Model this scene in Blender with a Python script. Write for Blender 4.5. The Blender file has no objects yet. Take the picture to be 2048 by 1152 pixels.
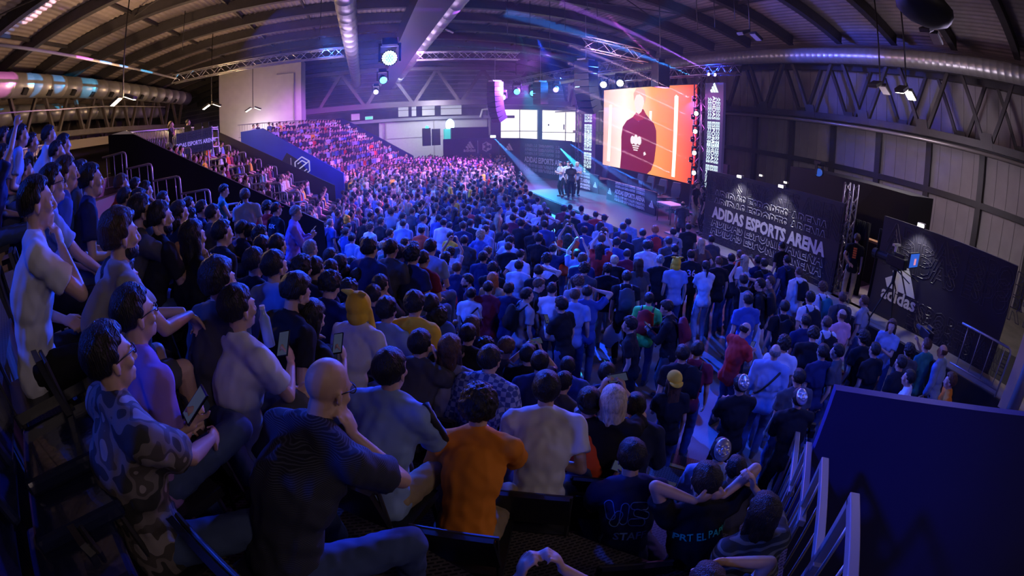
import bpy, bmesh, math, random
import numpy as np
from mathutils import Vector, Matrix, Quaternion, noise
from mathutils.bvhtree import BVHTree
random.seed(7); RNG = np.random.RandomState(11)
sc = bpy.context.scene; COL = sc.collection
PI = math.pi
# ------------------------------------------------------------------ camera
CAM = Vector((0, 0, 4.2)); F = 950.0; PITCH = math.radians(19.81); YAW = math.radians(17.6)
cd = bpy.data.cameras.new('camera'); cam = bpy.data.objects.new('camera', cd); COL.objects.link(cam)
cd.type = 'PANO'
cc = cd if hasattr(cd, 'panorama_type') else cd.cycles
cc.panorama_type = 'FISHEYE_EQUISOLID'
cc.fisheye_lens = F / 2048 * 36; cc.fisheye_fov = PI
cd.sensor_width = 36; cd.clip_start = .05; cd.clip_end = 300
cam.location = CAM; cam.rotation_euler = (PI/2 - PITCH, 0, -YAW)
sc.camera = cam

def ray(x, y):
    "direction in the hall of a point of the photograph (fisheye lens)"
    px, py = x - 1024, y - 576; r = math.hypot(px, py) or 1e-9
    th = 2 * math.asin(min(1, r / (2 * F))); s = math.sin(th) / r
    v = (px * s, math.cos(th), -py * s)
    c, s = math.cos(PITCH), math.sin(PITCH); v = (v[0], c*v[1] + s*v[2], -s*v[1] + c*v[2])
    c, s = math.cos(YAW), math.sin(YAW); return Vector((c*v[0] + s*v[1], -s*v[0] + c*v[1], v[2]))
def proj(p):
    x, y, z = Vector(p) - CAM
    c, s = math.cos(YAW), math.sin(YAW); v = Vector((c*x - s*y, s*x + c*y, z))
    c, s = math.cos(PITCH), math.sin(PITCH); v = Vector((v.x, c*v.y - s*v.z, s*v.y + c*v.z)).normalized()
    th = math.acos(max(-1, min(1, v.y))); r = 2*F*math.sin(th/2); h = math.hypot(v.x, v.z) or 1e-9
    return 1024 + r*v.x/h, 576 - r*v.z/h
def atz(x, y, z): r = ray(x, y); return CAM + r * ((z - CAM.z) / r.z)
def atx(x, y, X): r = ray(x, y); return CAM + r * (X / r.x)
def aty(x, y, Y): r = ray(x, y); return CAM + r * (Y / r.y)

# ------------------------------------------------------------------ materials
MATS = {}
def mat(name, col=(.5, .5, .5), rough=.6, metal=0., emit=None, es=0., bump=0., bs=40., var=0., vs=6., spec=.5, objcol=False, coat=0., stretch=None):
    if name in MATS: return MATS[name]
    m = bpy.data.materials.new(name); m.use_nodes = True; nt = m.node_tree; N = nt.nodes; L = nt.links
    b = N['Principled BSDF']; b.inputs['Roughness'].default_value = rough; b.inputs['Metallic'].default_value = metal
    b.inputs['Base Color'].default_value = (*col, 1); b.inputs['Specular IOR Level'].default_value = spec
    if coat: b.inputs['Coat Weight'].default_value = coat
    src = None
    if objcol:
        oi = N.new('ShaderNodeObjectInfo'); src = oi.outputs['Color']
    if var or bump:
        tc = N.new('ShaderNodeTexCoord'); co = tc.outputs['Object']
        if stretch:
            mp = N.new('ShaderNodeMapping'); mp.inputs['Scale'].default_value = stretch; L.new(co, mp.inputs[0]); co = mp.outputs[0]
    if var:
        n = N.new('ShaderNodeTexNoise'); n.inputs['Scale'].default_value = vs; n.inputs['Detail'].default_value = 3; L.new(co, n.inputs['Vector'])
        mr = N.new('ShaderNodeMapRange'); mr.inputs['From Min'].default_value = .3; mr.inputs['From Max'].default_value = .7
        mr.inputs['To Min'].default_value = 1 - var; mr.inputs['To Max'].default_value = 1 + var; L.new(n.outputs['Fac'], mr.inputs['Value'])
        vm = N.new('ShaderNodeVectorMath'); vm.operation = 'SCALE'
        if src is not None: L.new(src, vm.inputs[0])
        else: vm.inputs[0].default_value = col
        L.new(mr.outputs[0], vm.inputs['Scale']); src = vm.outputs[0]
    if src is not None: L.new(src, b.inputs['Base Color'])
    if bump:
        n = N.new('ShaderNodeTexNoise'); n.inputs['Scale'].default_value = bs; n.inputs['Detail'].default_value = 2; L.new(co, n.inputs['Vector'])
        bp = N.new('ShaderNodeBump'); bp.inputs['Strength'].default_value = bump; bp.inputs['Distance'].default_value = .01
        L.new(n.outputs['Fac'], bp.inputs['Height']); L.new(bp.outputs[0], b.inputs['Normal'])
    if emit: b.inputs['Emission Color'].default_value = (*emit, 1); b.inputs['Emission Strength'].default_value = es
    MATS[name] = m; return m

# ------------------------------------------------------------------ mesh builder
class MB:
    def __init__(s): s.v = []; s.f = []
    def add(s, vs, fs):
        o = len(s.v); s.v += [tuple(v) for v in vs]; s.f += [tuple(i + o for i in f) for f in fs]; return s
    def box(s, c, d, R=None):
        c = Vector(c); h = Vector(d) / 2; vs = []
        for i in range(8):
            q = Vector((h.x if i & 1 else -h.x, h.y if i & 2 else -h.y, h.z if i & 4 else -h.z)); vs.append(c + (R @ q if R else q))
        return s.add(vs, [(0,2,3,1),(4,5,7,6),(0,1,5,4),(2,6,7,3),(0,4,6,2),(1,3,7,5)])
    def beam(s, a, b, w, h, up=(0, 0, 1)):
        a, b = Vector(a), Vector(b); d = (b - a); L = d.length; d.normalize(); r = d.cross(Vector(up))
        if r.length < 1e-5: r = d.cross(Vector((0, 1, 0)))
        r.normalize(); u = r.cross(d); R = Matrix((r, d, u)).transposed()
        return s.box((a + b) / 2, (w, L, h), R)
    def tube(s, pts, r, n=8, cap=True, radii=None):
        pts = [Vector(p) for p in pts]; o = []; fs = []; pr = None
        for i, p in enumerate(pts):
            d = (pts[min(i+1, len(pts)-1)] - pts[max(i-1, 0)]).normalized()
            if pr is None: pr = d.orthogonal().normalized()
            pr = (pr - d * pr.dot(d)).normalized(); q = d.cross(pr); R = radii[i] if radii else r
            o += [p + (pr*math.cos(2*PI*k/n) + q*math.sin(2*PI*k/n)) * R for k in range(n)]
        for i in range(len(pts)-1):
            for k in range(n): fs.append((i*n+k, i*n+(k+1) % n, (i+1)*n+(k+1) % n, (i+1)*n+k))
        if cap: fs += [tuple(range(n-1, -1, -1)), tuple((len(pts)-1)*n+k for k in range(n))]
        return s.add(o, fs)
    def ell(s, c, r, R=None, nu=10, nv=7):
        c = Vector(c); vs = []; fs = []
        r = (r, r, r) if isinstance(r, (int, float)) else r
        for j in range(1, nv):
            t = PI*j/nv
            for i in range(nu):
                a = 2*PI*i/nu; q = Vector((r[0]*math.sin(t)*math.cos(a), r[1]*math.sin(t)*math.sin(a), r[2]*math.cos(t))); vs.append(c + (R @ q if R else q))
        for q in ((0, 0, r[2]), (0, 0, -r[2])): q = Vector(q); vs.append(c + (R @ q if R else q))
        T = (nv-1)*nu
        for j in range(nv-2):
            for i in range(nu): fs.append((j*nu+i, (j+1)*nu+i, (j+1)*nu+(i+1) % nu, j*nu+(i+1) % nu))
        for i in range(nu): fs += [(T, i, (i+1) % nu), (T+1, (nv-2)*nu+(i+1) % nu, (nv-2)*nu+i)]
        return s.add(vs, fs)
    def cap(s, a, b, ra, rb, n=10):
        "tapered capsule, closed"
        a, b = Vector(a), Vector(b); d = b - a; L = d.length
        if L < 1e-6: return s.ell(a, ra)
        d /= L; pts = []; rad = []
        for t in (-1, -.7, -.3): pts.append(a + d*ra*t); rad.append(ra*math.sqrt(max(.02, 1-t*t)))
        pts += [a, b]; rad += [ra, rb]
        for t in (.3, .7, 1): pts.append(b + d*rb*t); rad.append(rb*math.sqrt(max(.02, 1-t*t)))
        return s.tube(pts, 0, n, True, rad)
    def prism(s, poly, off):
        n = len(poly); off = Vector(off); p = [Vector(q) for q in poly]
        return s.add(p + [q + off for q in p], [tuple(range(n-1, -1, -1)), tuple(range(n, 2*n))] + [(i, (i+1) % n, n+(i+1) % n, n+i) for i in range(n)])
    def mesh(s, name, smooth=False):
        me = bpy.data.meshes.new(name); me.from_pydata(s.v, [], s.f); me.update()
        bm = bmesh.new(); bm.from_mesh(me); bmesh.ops.recalc_face_normals(bm, faces=bm.faces); bm.to_mesh(me); bm.free()
        if smooth: me.polygons.foreach_set('use_smooth', [True]*len(me.polygons))
        return me
    def build(s, name, m, parent=None, smooth=False, bevel=0):
        o = link(name, s.mesh(name, smooth), m, parent)
        if bevel:
            b = o.modifiers.new('bevel', 'BEVEL'); b.width = bevel; b.segments = 2; b.limit_method = 'ANGLE'
        return o
def link(name, me, m=None, parent=None, color=None):
    o = bpy.data.objects.new(name, me); COL.objects.link(o)
    if m is not None and me is not None and not me.materials: me.materials.append(m)
    if parent: o.parent = parent
    if color: o.color = (*color, 1)
    return o
def tag(o, label=None, cat=None, group=None, kind=None):
    if label: o['label'] = label
    if cat: o['category'] = cat
    if group: o['group'] = group
    if kind: o['kind'] = kind
    return o
def thing(name, label, cat, loc=(0, 0, 0), group=None, rz=0):
    o = bpy.data.objects.new(name, None); COL.objects.link(o); o.empty_display_size = .1
    o.location = loc; o.rotation_euler = (0, 0, rz); return tag(o, label, cat, group)
def dup(root, loc=None, rz=None, label=None):
    def cp(o, par):
        c = o.copy(); COL.objects.link(c)
        if par: c.parent = par
        for ch in o.children: cp(ch, c)
        return c
    r = cp(root, None)
    if loc is not None: r.location = loc
    if rz is not None: r.rotation_euler = (0, 0, rz)
    if label: r['label'] = label
    return r
def struct(name, mb, m, label=None, smooth=False, parent=None):
    o = mb.build(name, m, parent, smooth)
    if not parent: tag(o, label, None, None, 'structure')
    return o
# text -> mesh data in its own x/y plane
def text_mesh(txt, size, bold=0., outline=0., align='CENTER', ext=0., cut=None, space=1., sx=1.):
    c = bpy.data.curves.new('txt', 'FONT'); c.body = txt; c.size = size; c.align_x = align; c.align_y = 'CENTER'; c.offset = bold; c.space_character = space
    c.resolution_u = 2
    if outline: c.fill_mode = 'NONE'; c.bevel_depth = outline; c.bevel_resolution = 0
    else: c.extrude = ext
    o = bpy.data.objects.new('txt', c); COL.objects.link(o); dg = bpy.context.evaluated_depsgraph_get()
    me = bpy.data.meshes.new_from_object(o.evaluated_get(dg)); bpy.data.objects.remove(o); bpy.data.curves.remove(c)
    if sx != 1: me.transform(Matrix.Diagonal((sx, 1, 1, 1)))
    if cut:
        bm = bmesh.new(); bm.from_mesh(me)
        g = bm.verts[:] + bm.edges[:] + bm.faces[:]
        bmesh.ops.bisect_plane(bm, geom=g, plane_co=(0, cut[0]*size, 0), plane_no=(0, cut[1], 0), clear_inner=True); bm.to_mesh(me); bm.free()
    me.materials.clear(); return me
def join_meshes(name, items):
    "items: (mesh, matrix)"
    mb = MB()
    for me, M in items: mb.add([M @ v.co for v in me.vertices], [tuple(p.vertices) for p in me.polygons])
    me = bpy.data.meshes.new(name); me.from_pydata(mb.v, [], mb.f); me.update(); return me
def basis(x, y, o):
    x = Vector(x).normalized(); y = Vector(y).normalized(); z = x.cross(y); M = Matrix((x, y, z)).transposed().to_4x4(); M.translation = o; return M
# ------------------------------------------------------------------ setting
M_floor = mat('floor_concrete', (.17, .15, .135), .62, var=.25, vs=1.3, bump=.15, bs=30)
M_roof = mat('roof_sheet', (.30, .25, .235), .55, metal=.0, var=.12, vs=2)
M_beam = mat('steel_beam', (.05, .045, .048), .5, var=.15, vs=3)
M_truss_brown = mat('painted_steel', (.115, .095, .088), .5, var=.15, vs=2)
M_duct = mat('galvanised_duct', (.5, .49, .47), .36, metal=.62, bump=.12, bs=5, var=.1, vs=2)
M_alu = mat('aluminium', (.62, .6, .62), .32, metal=.85)
M_black = mat('matt_black', (.012, .012, .014), .6)
M_blackgloss = mat('black_plastic', (.015, .015, .018), .35)
M_grey = mat('light_grey_cladding', (.34, .31, .31), .6, var=.08, vs=1.5)
M_white = mat('white_painted_panel', (.66, .63, .6), .6, var=.05, vs=2)
M_darkpost = mat('dark_post', (.03, .028, .03), .5)
M_drape = mat('black_drape', (.010, .010, .013), .85, bump=.3, bs=6)
M_printed = mat('printed_board', (.030, .028, .052), .5, var=.15, vs=1)
M_relief = mat('gloss_print', (.075, .07, .10), .28)
M_text = mat('white_print', (.82, .82, .84), .5)
M_stage = mat('stage_deck', (.075, .07, .09), .3, var=.15, vs=2)
M_tread = mat('stand_deck', (.03, .028, .03), .6)
nt_ = M_tread.node_tree; bk = nt_.nodes.new('ShaderNodeTexBrick'); tc_ = nt_.nodes.new('ShaderNodeTexCoord'); nt_.links.new(tc_.outputs['Object'], bk.inputs['Vector'])
bk.inputs['Scale'].default_value = 1; bk.inputs['Brick Width'].default_value = .045; bk.inputs['Row Height'].default_value = .022; bk.inputs['Mortar Size'].default_value = .006
bk.inputs['Color1'].default_value = (.006, .006, .008, 1); bk.inputs['Color2'].default_value = (.01, .009, .01, 1); bk.inputs['Mortar'].default_value = (.11, .095, .085, 1); nt_.links.new(bk.outputs['Color'], nt_.nodes['Principled BSDF'].inputs['Base Color'])
M_rail = mat('rail_steel', (.40, .38, .42), .38, metal=.5)
M_board = mat('platform_board', (.36, .31, .27), .6, var=.12, vs=3)

fl = MB().box((4, 30, -.1), (70, 110, .2)); struct('floor', fl, M_floor)
# arched roof sheet, corrugated across the hall
XL, XR = -19.5, 20.4
def zr(x): return 11.2 - 1.45*abs((x - 1.2)/19.2)**3
mb = MB(); ys = (-14, 60); xs = []; zs = []
n = 620
for i in range(n+1):
    x = XL - 3 + (XR + 3 - XL + 3)*i/n; xs.append(x); zs.append(zr(max(XL-1, min(XR+1, x))) + .55 + (.05 if (i//2) % 2 else 0))
vs = [(xs[i], y, zs[i]) for y in ys for i in range(n+1)]
mb.add(vs, [(i, i+1, n+2+i, n+1+i) for i in range(n)]); struct('ceiling', mb, M_roof)
for k in range(-5, 12):
    y = 16.4 + 3.3*k
    mb = MB(); X = [XL + (XR - XL)*i/36 for i in range(37)]
    for dy, w in ((-.13, .05), (.13, .05)):
        for a, b in zip(X, X[1:]): mb.beam((a, y+dy, zr(a)+.26), (b, y+dy, zr(b)+.26), w, .5)
    for a, b in zip(X, X[1:]): mb.beam((a, y, zr(a)), (b, y, zr(b)), .34, .05)
    o = struct('roof_beam', mb, M_beam)
# purlins and wind braces
for k, x in enumerate((-15, -11, -7, -3.4, 4.6, 8.5, 12.4, 16.2)):
    struct('roof_purlin', MB().beam((x, -10, zr(x)+.42), (x, 56, zr(x)+.42), .1, .14), M_beam)
for x0, y0 in ((-17, 9.8), (-11, 16.4), (-5, 9.8), (5, 13.1), (11, 9.8), (11, 19.7)):
    for a, b in ((0, 3.3), (3.3, 0)):
        struct('roof_brace', MB().tube([(x0, y0+a, zr(x0)+.2), (x0+5.5, y0+b, zr(x0+5.5)+.2)], .035, 6), M_beam)

def vtruss(x, z0, z1, ya, yb, ph, m, pitch=3.3, nm='wall_truss'):
    mb = MB(); mb.beam((x, ya, z0), (x, yb, z0), .34, .30); mb.beam((x, ya, z1), (x, yb, z1), .34, .3)
    k0 = int((ya - ph)/pitch)
    y = ph + pitch*k0
    while y < yb:
        for s in (-1, 1):
            if ya < y + s*pitch/2*.86 < yb and ya < y < yb: mb.beam((x, y + s*.16, z0), (x, y + s*pitch/2*.82, z1), .16, .2, (1, 0, 0))
        if ya < y < yb: mb.prism([(x-.18, y-.35, z0-.1), (x-.18, y+.35, z0-.1), (x-.18, y+.22, z0+.5), (x-.18, y-.22, z0+.5)], (.05, 0, 0))
        y += pitch
    return struct(nm, mb, m)
# right side: truss, cladding wall, posts, rails, pipe
vtruss(20, 5.95, 8.75, -12, 47, 14.7, M_beam)
vtruss(21.6, 5.95, 8.75, -12, 47, 13.2, M_beam)
struct('trim_1', MB().tube([(19.7, -12, 5.62), (19.7, 47, 5.62)], .08, 8), mat('pipe', (.42, .38, .36), .35, metal=.6), smooth=True)
mb = MB().box((22.6, 17, 5), (.2, 66, 10.5)); 
yy = -15
while yy < 50: mb.box((22.48, yy, 5), (.03, .05, 10.4)); yy += .66
struct('wall_right', mb, M_grey)
for k in range(-3, 10):
    y = 5.0 + 2.75*k
    struct('wall_post', MB().box((22.3, y*22.3/20, 2.9), (.22, .3, 5.8)), M_darkpost)
struct('trim_2', MB().box((22.28, 17, 3.55), (.16, 66, .28)), M_darkpost)
struct('trim_3', MB().box((22.28, 17, 5.8), (.2, 66, .2)), M_darkpost)
# left side
struct('wall_left', MB().box((-26.5, 20, 5), (.2, 80, 12)), mat('far_left_wall', (.12, .10, .09), .7))
vtruss(-16.6, 6.75, 9.0, -4, 41, 2.2, M_truss_brown, 3.1)
vtruss(-22, 6.9, 9.0, -4, 44, 3.6, M_truss_brown, 3.1)
mb = MB()
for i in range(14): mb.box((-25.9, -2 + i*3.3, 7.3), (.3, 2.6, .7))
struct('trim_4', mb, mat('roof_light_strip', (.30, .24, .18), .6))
struct('trim_5', MB().beam((-17.2, -4, 6.2), (-17.2, 41, 6.2), .3, .5), mat('pale_sill', (.36, .3, .24), .6))  # sill in one even pale brown
# back wall, exit wall, pillar
struct('wall_back', MB().box((-2, 57, 6), (60, .3, 13)), mat('back_wall_metal', (.12, .12, .14), .6, var=.3, vs=.6))
mb = MB()
for i in range(9): mb.box((2, 56.6, 6.6 + i*.55), (52, .2, .1))
for i in range(7): mb.box((-8 + i*4, 56.5, 9.4), (1.6, .15, .22))
struct('trim_6', mb, mat('louvre', (.22, .21, .22), .5))
mb = MB()
zz0, zz1 = 6.4, 9.6
for x0 in (-4.2, .2, 4.6, 9.0, 13.4): 
    mb.beam((x0, 44, zz0), (x0+2.1, 44, zz1), .3, .26, (0, 1, 0)); mb.beam((x0+2.1, 44, zz1), (x0+4.3, 44, zz0), .3, .26, (0, 1, 0))
mb.beam((-6, 44, zz0), (20, 44, zz0), .4, .5); mb.beam((-6, 44, zz1+.1), (20, 44, zz1+.1), .4, .3)
struct('end_truss', mb, mat('end_truss_paint', (.10, .075, .095), .5))
# white pillar block on the left
pil = MB().box((-9.0, 41.5, 5.4), (7.4, 3, 11)); struct('wall_white', pil, M_white)
struct('trim_7', MB().tube([(-5.9, 39.9, 4.5), (-5.9, 39.9, 9.7), (-7.4, 39.9, 9.75)], .06, 6), M_grey)
# exit wall: white panels and gallery behind
mb = MB().box((6.7, 46, 2.4), (10.6, .3, 4.8)); struct('wall_far', mb, mat('far_white', (.46, .45, .47), .6, var=.05))
struct('trim_8', MB().box((5.2, 45.7, 5.0), (19, .5, .28)), mat('far_beam', (.22, .22, .25), .5))
struct('trim_9', MB().box((2.05, 45.7, 2.4), (.14, .2, 4.8)).box((6.7, 45.78, 2.4), (.12, .1, 4.8)).box((12.2, 45.78, 2.4), (.2, .1, 4.9)).box((6.8, 45.8, 3.2), (10.4, .04, .04)), M_grey)
# gates lit by daylight
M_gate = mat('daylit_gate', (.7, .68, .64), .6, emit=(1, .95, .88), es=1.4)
gx0, gx1, gxm = 13.9, 24.4, 18.4
d = thing('door_1', None, None, (gx0, 48, 0)); tag(d, kind='structure')
MB().box(((gxm-gx0)/2-.15, 0, 2.95), (gxm-gx0-.5, .1, 5.7)).build('panel', M_gate, d)
mb = MB()
for a in (.0, 2.1, 4.1): mb.box((a+.05, -.08, 2.95), (.07, .06, 5.7))
mb.box((2.1, -.08, 3.5), (4.2, .06, .07)); mb.build('frame', M_darkpost, d)
d = thing('door_2', None, None, (gxm, 48, 0)); tag(d, kind='structure')
MB().box((3.0, 0, 2.95), (5.8, .1, 5.7)).build('panel', M_gate, d)
mb = MB()
for a in (.1, 2.9, 5.8): mb.box((a, -.08, 2.95), (.07, .06, 5.7))
mb.box((3, -.08, 3.4), (5.8, .06, .07)).box((2.7, -.1, 4.0), (.12, .06, .6)).box((.9, -.1, 4.2), (.14, .06, .2)); mb.build('frame', M_darkpost, d)
struct('wall_gate', MB().box((gxm-.12, 48, 3), (.5, .5, 6)).box((13.2, 48, 3), (1.3, .5, 6.2)).box((19, 48, 6.1), (13, .6, .5)), mat('gate_surround', (.2, .2, .23), .5))
# gallery windows and pipes above the exit wall
for i, (x, w) in enumerate(((3.9, 1.0), (4.95, .45), (6.4, 1.25), (8.7, 2.1))):
    o = MB().box((x, 47.5, 5.95), (w, .08, 1.25)).build('window_%d' % (i+1), mat('gallery_window', (.5, .5, .52), .3, emit=(.8, .82, .9), es=.28)); tag(o, kind='structure')
struct('trim_10', MB().box((6, 47.4, 5.95), (12, .04, .05)).box((6, 47.4, 6.3), (12, .04, .04)), M_darkpost)
o = tag(MB().tube([(11.2, 45.4, 4.95), (11.4, 45.4, 5.7), (12.2, 45.4, 5.8), (12.6, 45.4, 6.2), (12.7, 45.4, 7.2)], .12, 8).build('pipe', M_white, None, True), 'pale bent pipe rising above the far white wall beside the gates', 'pipe')
def slab(mb, a, b, z0, z1, th=.12):
    "upright board between two floor points"
    a, b = Vector((*a, 0)), Vector((*b, 0)); d = (b - a); L = d.length; d.normalize(); R = Matrix((d, Vector((-d.y, d.x, 0)), Vector((0, 0, 1)))).transposed()
    return mb.box((a + b)/2 + Vector((0, 0, (z0+z1)/2)), (L, th, z1 - z0), R)
# ------------------------------------------------------------------ adidas-style marks
def bars_mark(w=1.):
    "three slanted bars of growing height standing on y=0, about w wide"
    mb = MB()
    for bx, l in ((-.34, .20), (-.04, .46), (.26, .74)):
        m = l + .13; mb.add([(bx, 0, 0), (bx+.25, 0, 0), (bx+.25-.5*m, .866*m, 0), (bx-.5*l, .866*l, 0)], [(0, 1, 2, 3)])
    me = mb.mesh('mark'); me.transform(Matrix.Diagonal((w, w, w, 1))); return me
def hex_mark(r=.5, t=.035):
    mb = MB(); P = [Vector((r*math.sin(PI/3*k), r*math.cos(PI/3*k), 0)) for k in range(6)]
    for a, b in zip(P, P[1:] + P[:1]): mb.beam(a, b, t, t)
    q = [P[5]*.62 + Vector((0, 0, 0)), Vector((0, r*.62, 0)), P[1]*.62, Vector((0, 0, 0)), P[4]*.62, Vector((0, -r*.62, 0)), P[2]*.62]
    for a, b in zip(q, q[1:]): mb.beam(a, b, t, t)
    mb.beam(P[4]*.62, P[1]*.9, t, t)
    return mb.mesh('mark')
def ball_mark(r=.5):
    mb = MB(); P = [Vector((r*math.sin(PI/3*k), r*math.cos(PI/3*k), 0)) for k in range(6)]
    for k in range(6):
        a, b = P[k], P[(k+1) % 6]
        if k % 2 == 0: mb.add([a*1.0, b*1.0, b*.35, a*.35], [(0, 1, 2, 3)])
        else: mb.beam(a, b, r*.2, .01)
    return mb.mesh('mark')
def stack_text(parent, txt, size, o, ex, ey, m, up=2, down=2, gap=.62, ol=.012, bold=.02, sx=1.0, nm='lettering'):
    M = basis(ex, ey, Vector(o))
    its = [(text_mesh(txt, size, bold, 0, sx=sx), M)]
    for k in range(1, up+1): its.append((text_mesh(txt, size, bold, ol, cut=(.08, 1), sx=sx), M @ Matrix.Translation((0, size*gap*k*.86 + .06*size, 0))))
    for k in range(1, down+1): its.append((text_mesh(txt, size, bold, ol, cut=(.06, -1), sx=sx), M @ Matrix.Translation((0, -size*gap*k*.86 - .02*size, 0))))
    return link(nm, join_meshes(nm, its), m, parent)

# ------------------------------------------------------------------ printed boards along the right (X = 10.85) on a raised walkway
WX = 10.85
o = tag(MB().box((11.6, 6.1, .3), (3.4, 13.2, .6)).build('walkway_platform', mat('black_skirt', (.02, .02, .022), .7)), 'raised walkway with pale boards and black skirt before the printed boards', 'platform')
MB().box((10.42, 6.4, .605), (.9, 14.2, .03)).build('deck_board', M_board, o)
MB().box((11.9, 5.95, .605), (2.4, 1.2, .03)).build('deck_board', M_board, o)
def board(name, label, y0, y1, z0=.6, z1=2.99):
    t = thing(name, label, 'printed board', (WX, (y0+y1)/2, z0))
    MB().box((.06, 0, (z1-z0)/2), (.12, abs(y1-y0), z1-z0)).build('panel', M_printed, t)
    return t
tA = board('partition_board', 'long dark printed board with big white ADIDAS ESPORTS ARENA lettering', 6.62, 12.4)
# lettering reads from -Y side: text x runs toward -Y
ex, ey = (0, -1, 0), (0, 0, 1)
stack_text(tA, 'ADIDAS ESPORTS ARENA', .50, (-.012, .0, 1.02), ex, ey, M_text, sx=.86, ol=.008, bold=.024, nm='white_lettering')
its = []
for k, zz in enumerate((2.04, 1.80, 1.56)): its.append((text_mesh('ADIDAS ESPORTS ARENA', .62, .012, .008, sx=.9), basis(ex, ey, (-.004, -.1, zz))))
for k, zz in enumerate((.62, .40, .18)): its.append((text_mesh('ADIDAS ESPORTS ARENA', .62, .012, .006, sx=.9), basis(ex, ey, (-.004, -.1, zz))))
link('gloss_lettering', join_meshes('gloss', its), M_relief, tA)
tB = board('partition_board', 'dark printed board with white three-bar logo behind the big video camera', 1.4, 5.32)
its = []
for k, zz in enumerate((2.03, 1.77, 1.51)): its.append((text_mesh('ADIDAS ESPORTS ARE', .66, .012, .009, sx=.92, align='LEFT'), basis(ex, ey, (-.004, 1.75, zz))))
for k, zz in enumerate((.52, .34, .16)): its.append((text_mesh('ESPORTS ARE', .56, .012, .006, sx=.92, align='LEFT'), basis(ex, ey, (-.004, .75, zz))))
link('gloss_lettering', join_meshes('gloss', its), M_relief, tB)
me = bars_mark(1.05); link('logo_bars', me, M_text, tB).matrix_local = basis(ex, ey, (-.01, 1.16, .78))
me = text_mesh('adidas', .44, .012); link('logo_lettering', me, M_text, tB).matrix_local = basis(ex, ey, (-.01, 1.1, .62))
# black booth behind, doorway drape
o = tag(MB().box((14.5, 8.2, 1.75), (2.2, 5.0, 3.5)).build('black_booth', M_black), 'black tented booth top behind the long lettered board', 'booth')
tag(MB().box((12.3, 5.97, 2.05), (.3, 1.3, .06)).build('door_beam', mat('bare_wood', (.55, .28, .12), .6)), 'bare orange wooden beam over the dark doorway', 'beam')
def drape(name, label, y0, y1, x, z0, z1):
    mb = MB(); n = 26; vs = []
    for i in range(n+1):
        y = y0 + (y1-y0)*i/n; xx = x + .06*math.sin(i*1.9); vs += [(xx, y, z0), (xx, y, z1)]
    mb.add(vs, [(2*i, 2*i+2, 2*i+3, 2*i+1) for i in range(n)]); o = mb.build(name, M_drape, None, True); s = o.modifiers.new('s', 'SOLIDIFY'); s.thickness = .03
    return tag(o, label, 'curtain')
drape('curtain', 'black curtain hanging at the doorway, beside the lettered board', 6.1, 6.62, 11.6, .62, 2.6)
drape('curtain', 'black curtain hanging at the doorway, beside the logo board', 5.32, 5.62, 11.3, .62, 2.6)
# far printed boards (left of stage)
def far_board(label, a, b, z1=3.05, z0=0.):
    t = thing('partition_board', label, 'printed board', ((a[0]+b[0])/2, (a[1]+b[1])/2, 0))
    L = (Vector(b) - Vector(a)).length; d = (Vector((*b, 0)) - Vector((*a, 0))).normalized()
    mb = MB(); slab(mb, (-d.x*L/2, -d.y*L/2), (d.x*L/2, d.y*L/2), z0, z1, .14); mb.build('panel', M_printed, t)
    nrm = Vector((d.y, -d.x, 0)); return t, d, nrm, L
f1, d1, n1, L1 = far_board('dark board with white logo and ball mark far beyond the crowd', (6.6, 40), (11.2, 39.2))
mk = lambda me, nm, t, d, n, s, z: setattr(link(nm, me, M_text, t), 'matrix_local', basis(d, (0, 0, 1), d*s + n*.1 + Vector((0, 0, z))))
mk(bars_mark(.8), 'logo_bars', f1, d1, n1, -.1, 2.2); mk(text_mesh('adidas', .42, .01), 'logo_lettering', f1, d1, n1, -.1, 2.03)
mk(ball_mark(.42), 'ball_mark', f1, d1, n1, 1.35, 2.3); mk(MB().box((0, 0, 0), (.05, 1.1, .01)).mesh('bar'), 'dividing_bar', f1, d1, n1, .6, 2.3)
f2, d2, n2, L2 = far_board('tall dark board with a white logo, next to the ball mark board', (11.3, 39), (12.9, 37.6))
mk(bars_mark(.8), 'logo_bars', f2, d2, n2, -.2, 2.0)
f3, d3, n3, L3 = far_board('dark board with rows of outlined lettering beside the stage', (12.6, 38.2), (14.5, 31.5))
stack_text(f3, 'ADIDAS ESPORTS AR', .62, n3*.1 + Vector((0, 0, 1.3)), d3, (0, 0, 1), M_text, sx=.8, ol=.012, up=3, nm='white_lettering')
f4, d4, n4, L4 = far_board('plain dark board closing the back of the stage under the screen', (14.56, 31.7), (14.56, 15.2), 3.0)
# raised black plinth above far boards
tag(MB().box((9.4, 42.2, 2.0), (3.4, .5, 4.0)).build('dark_screen_box', M_black), 'dark box rising behind the far logo board', 'box')
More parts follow.
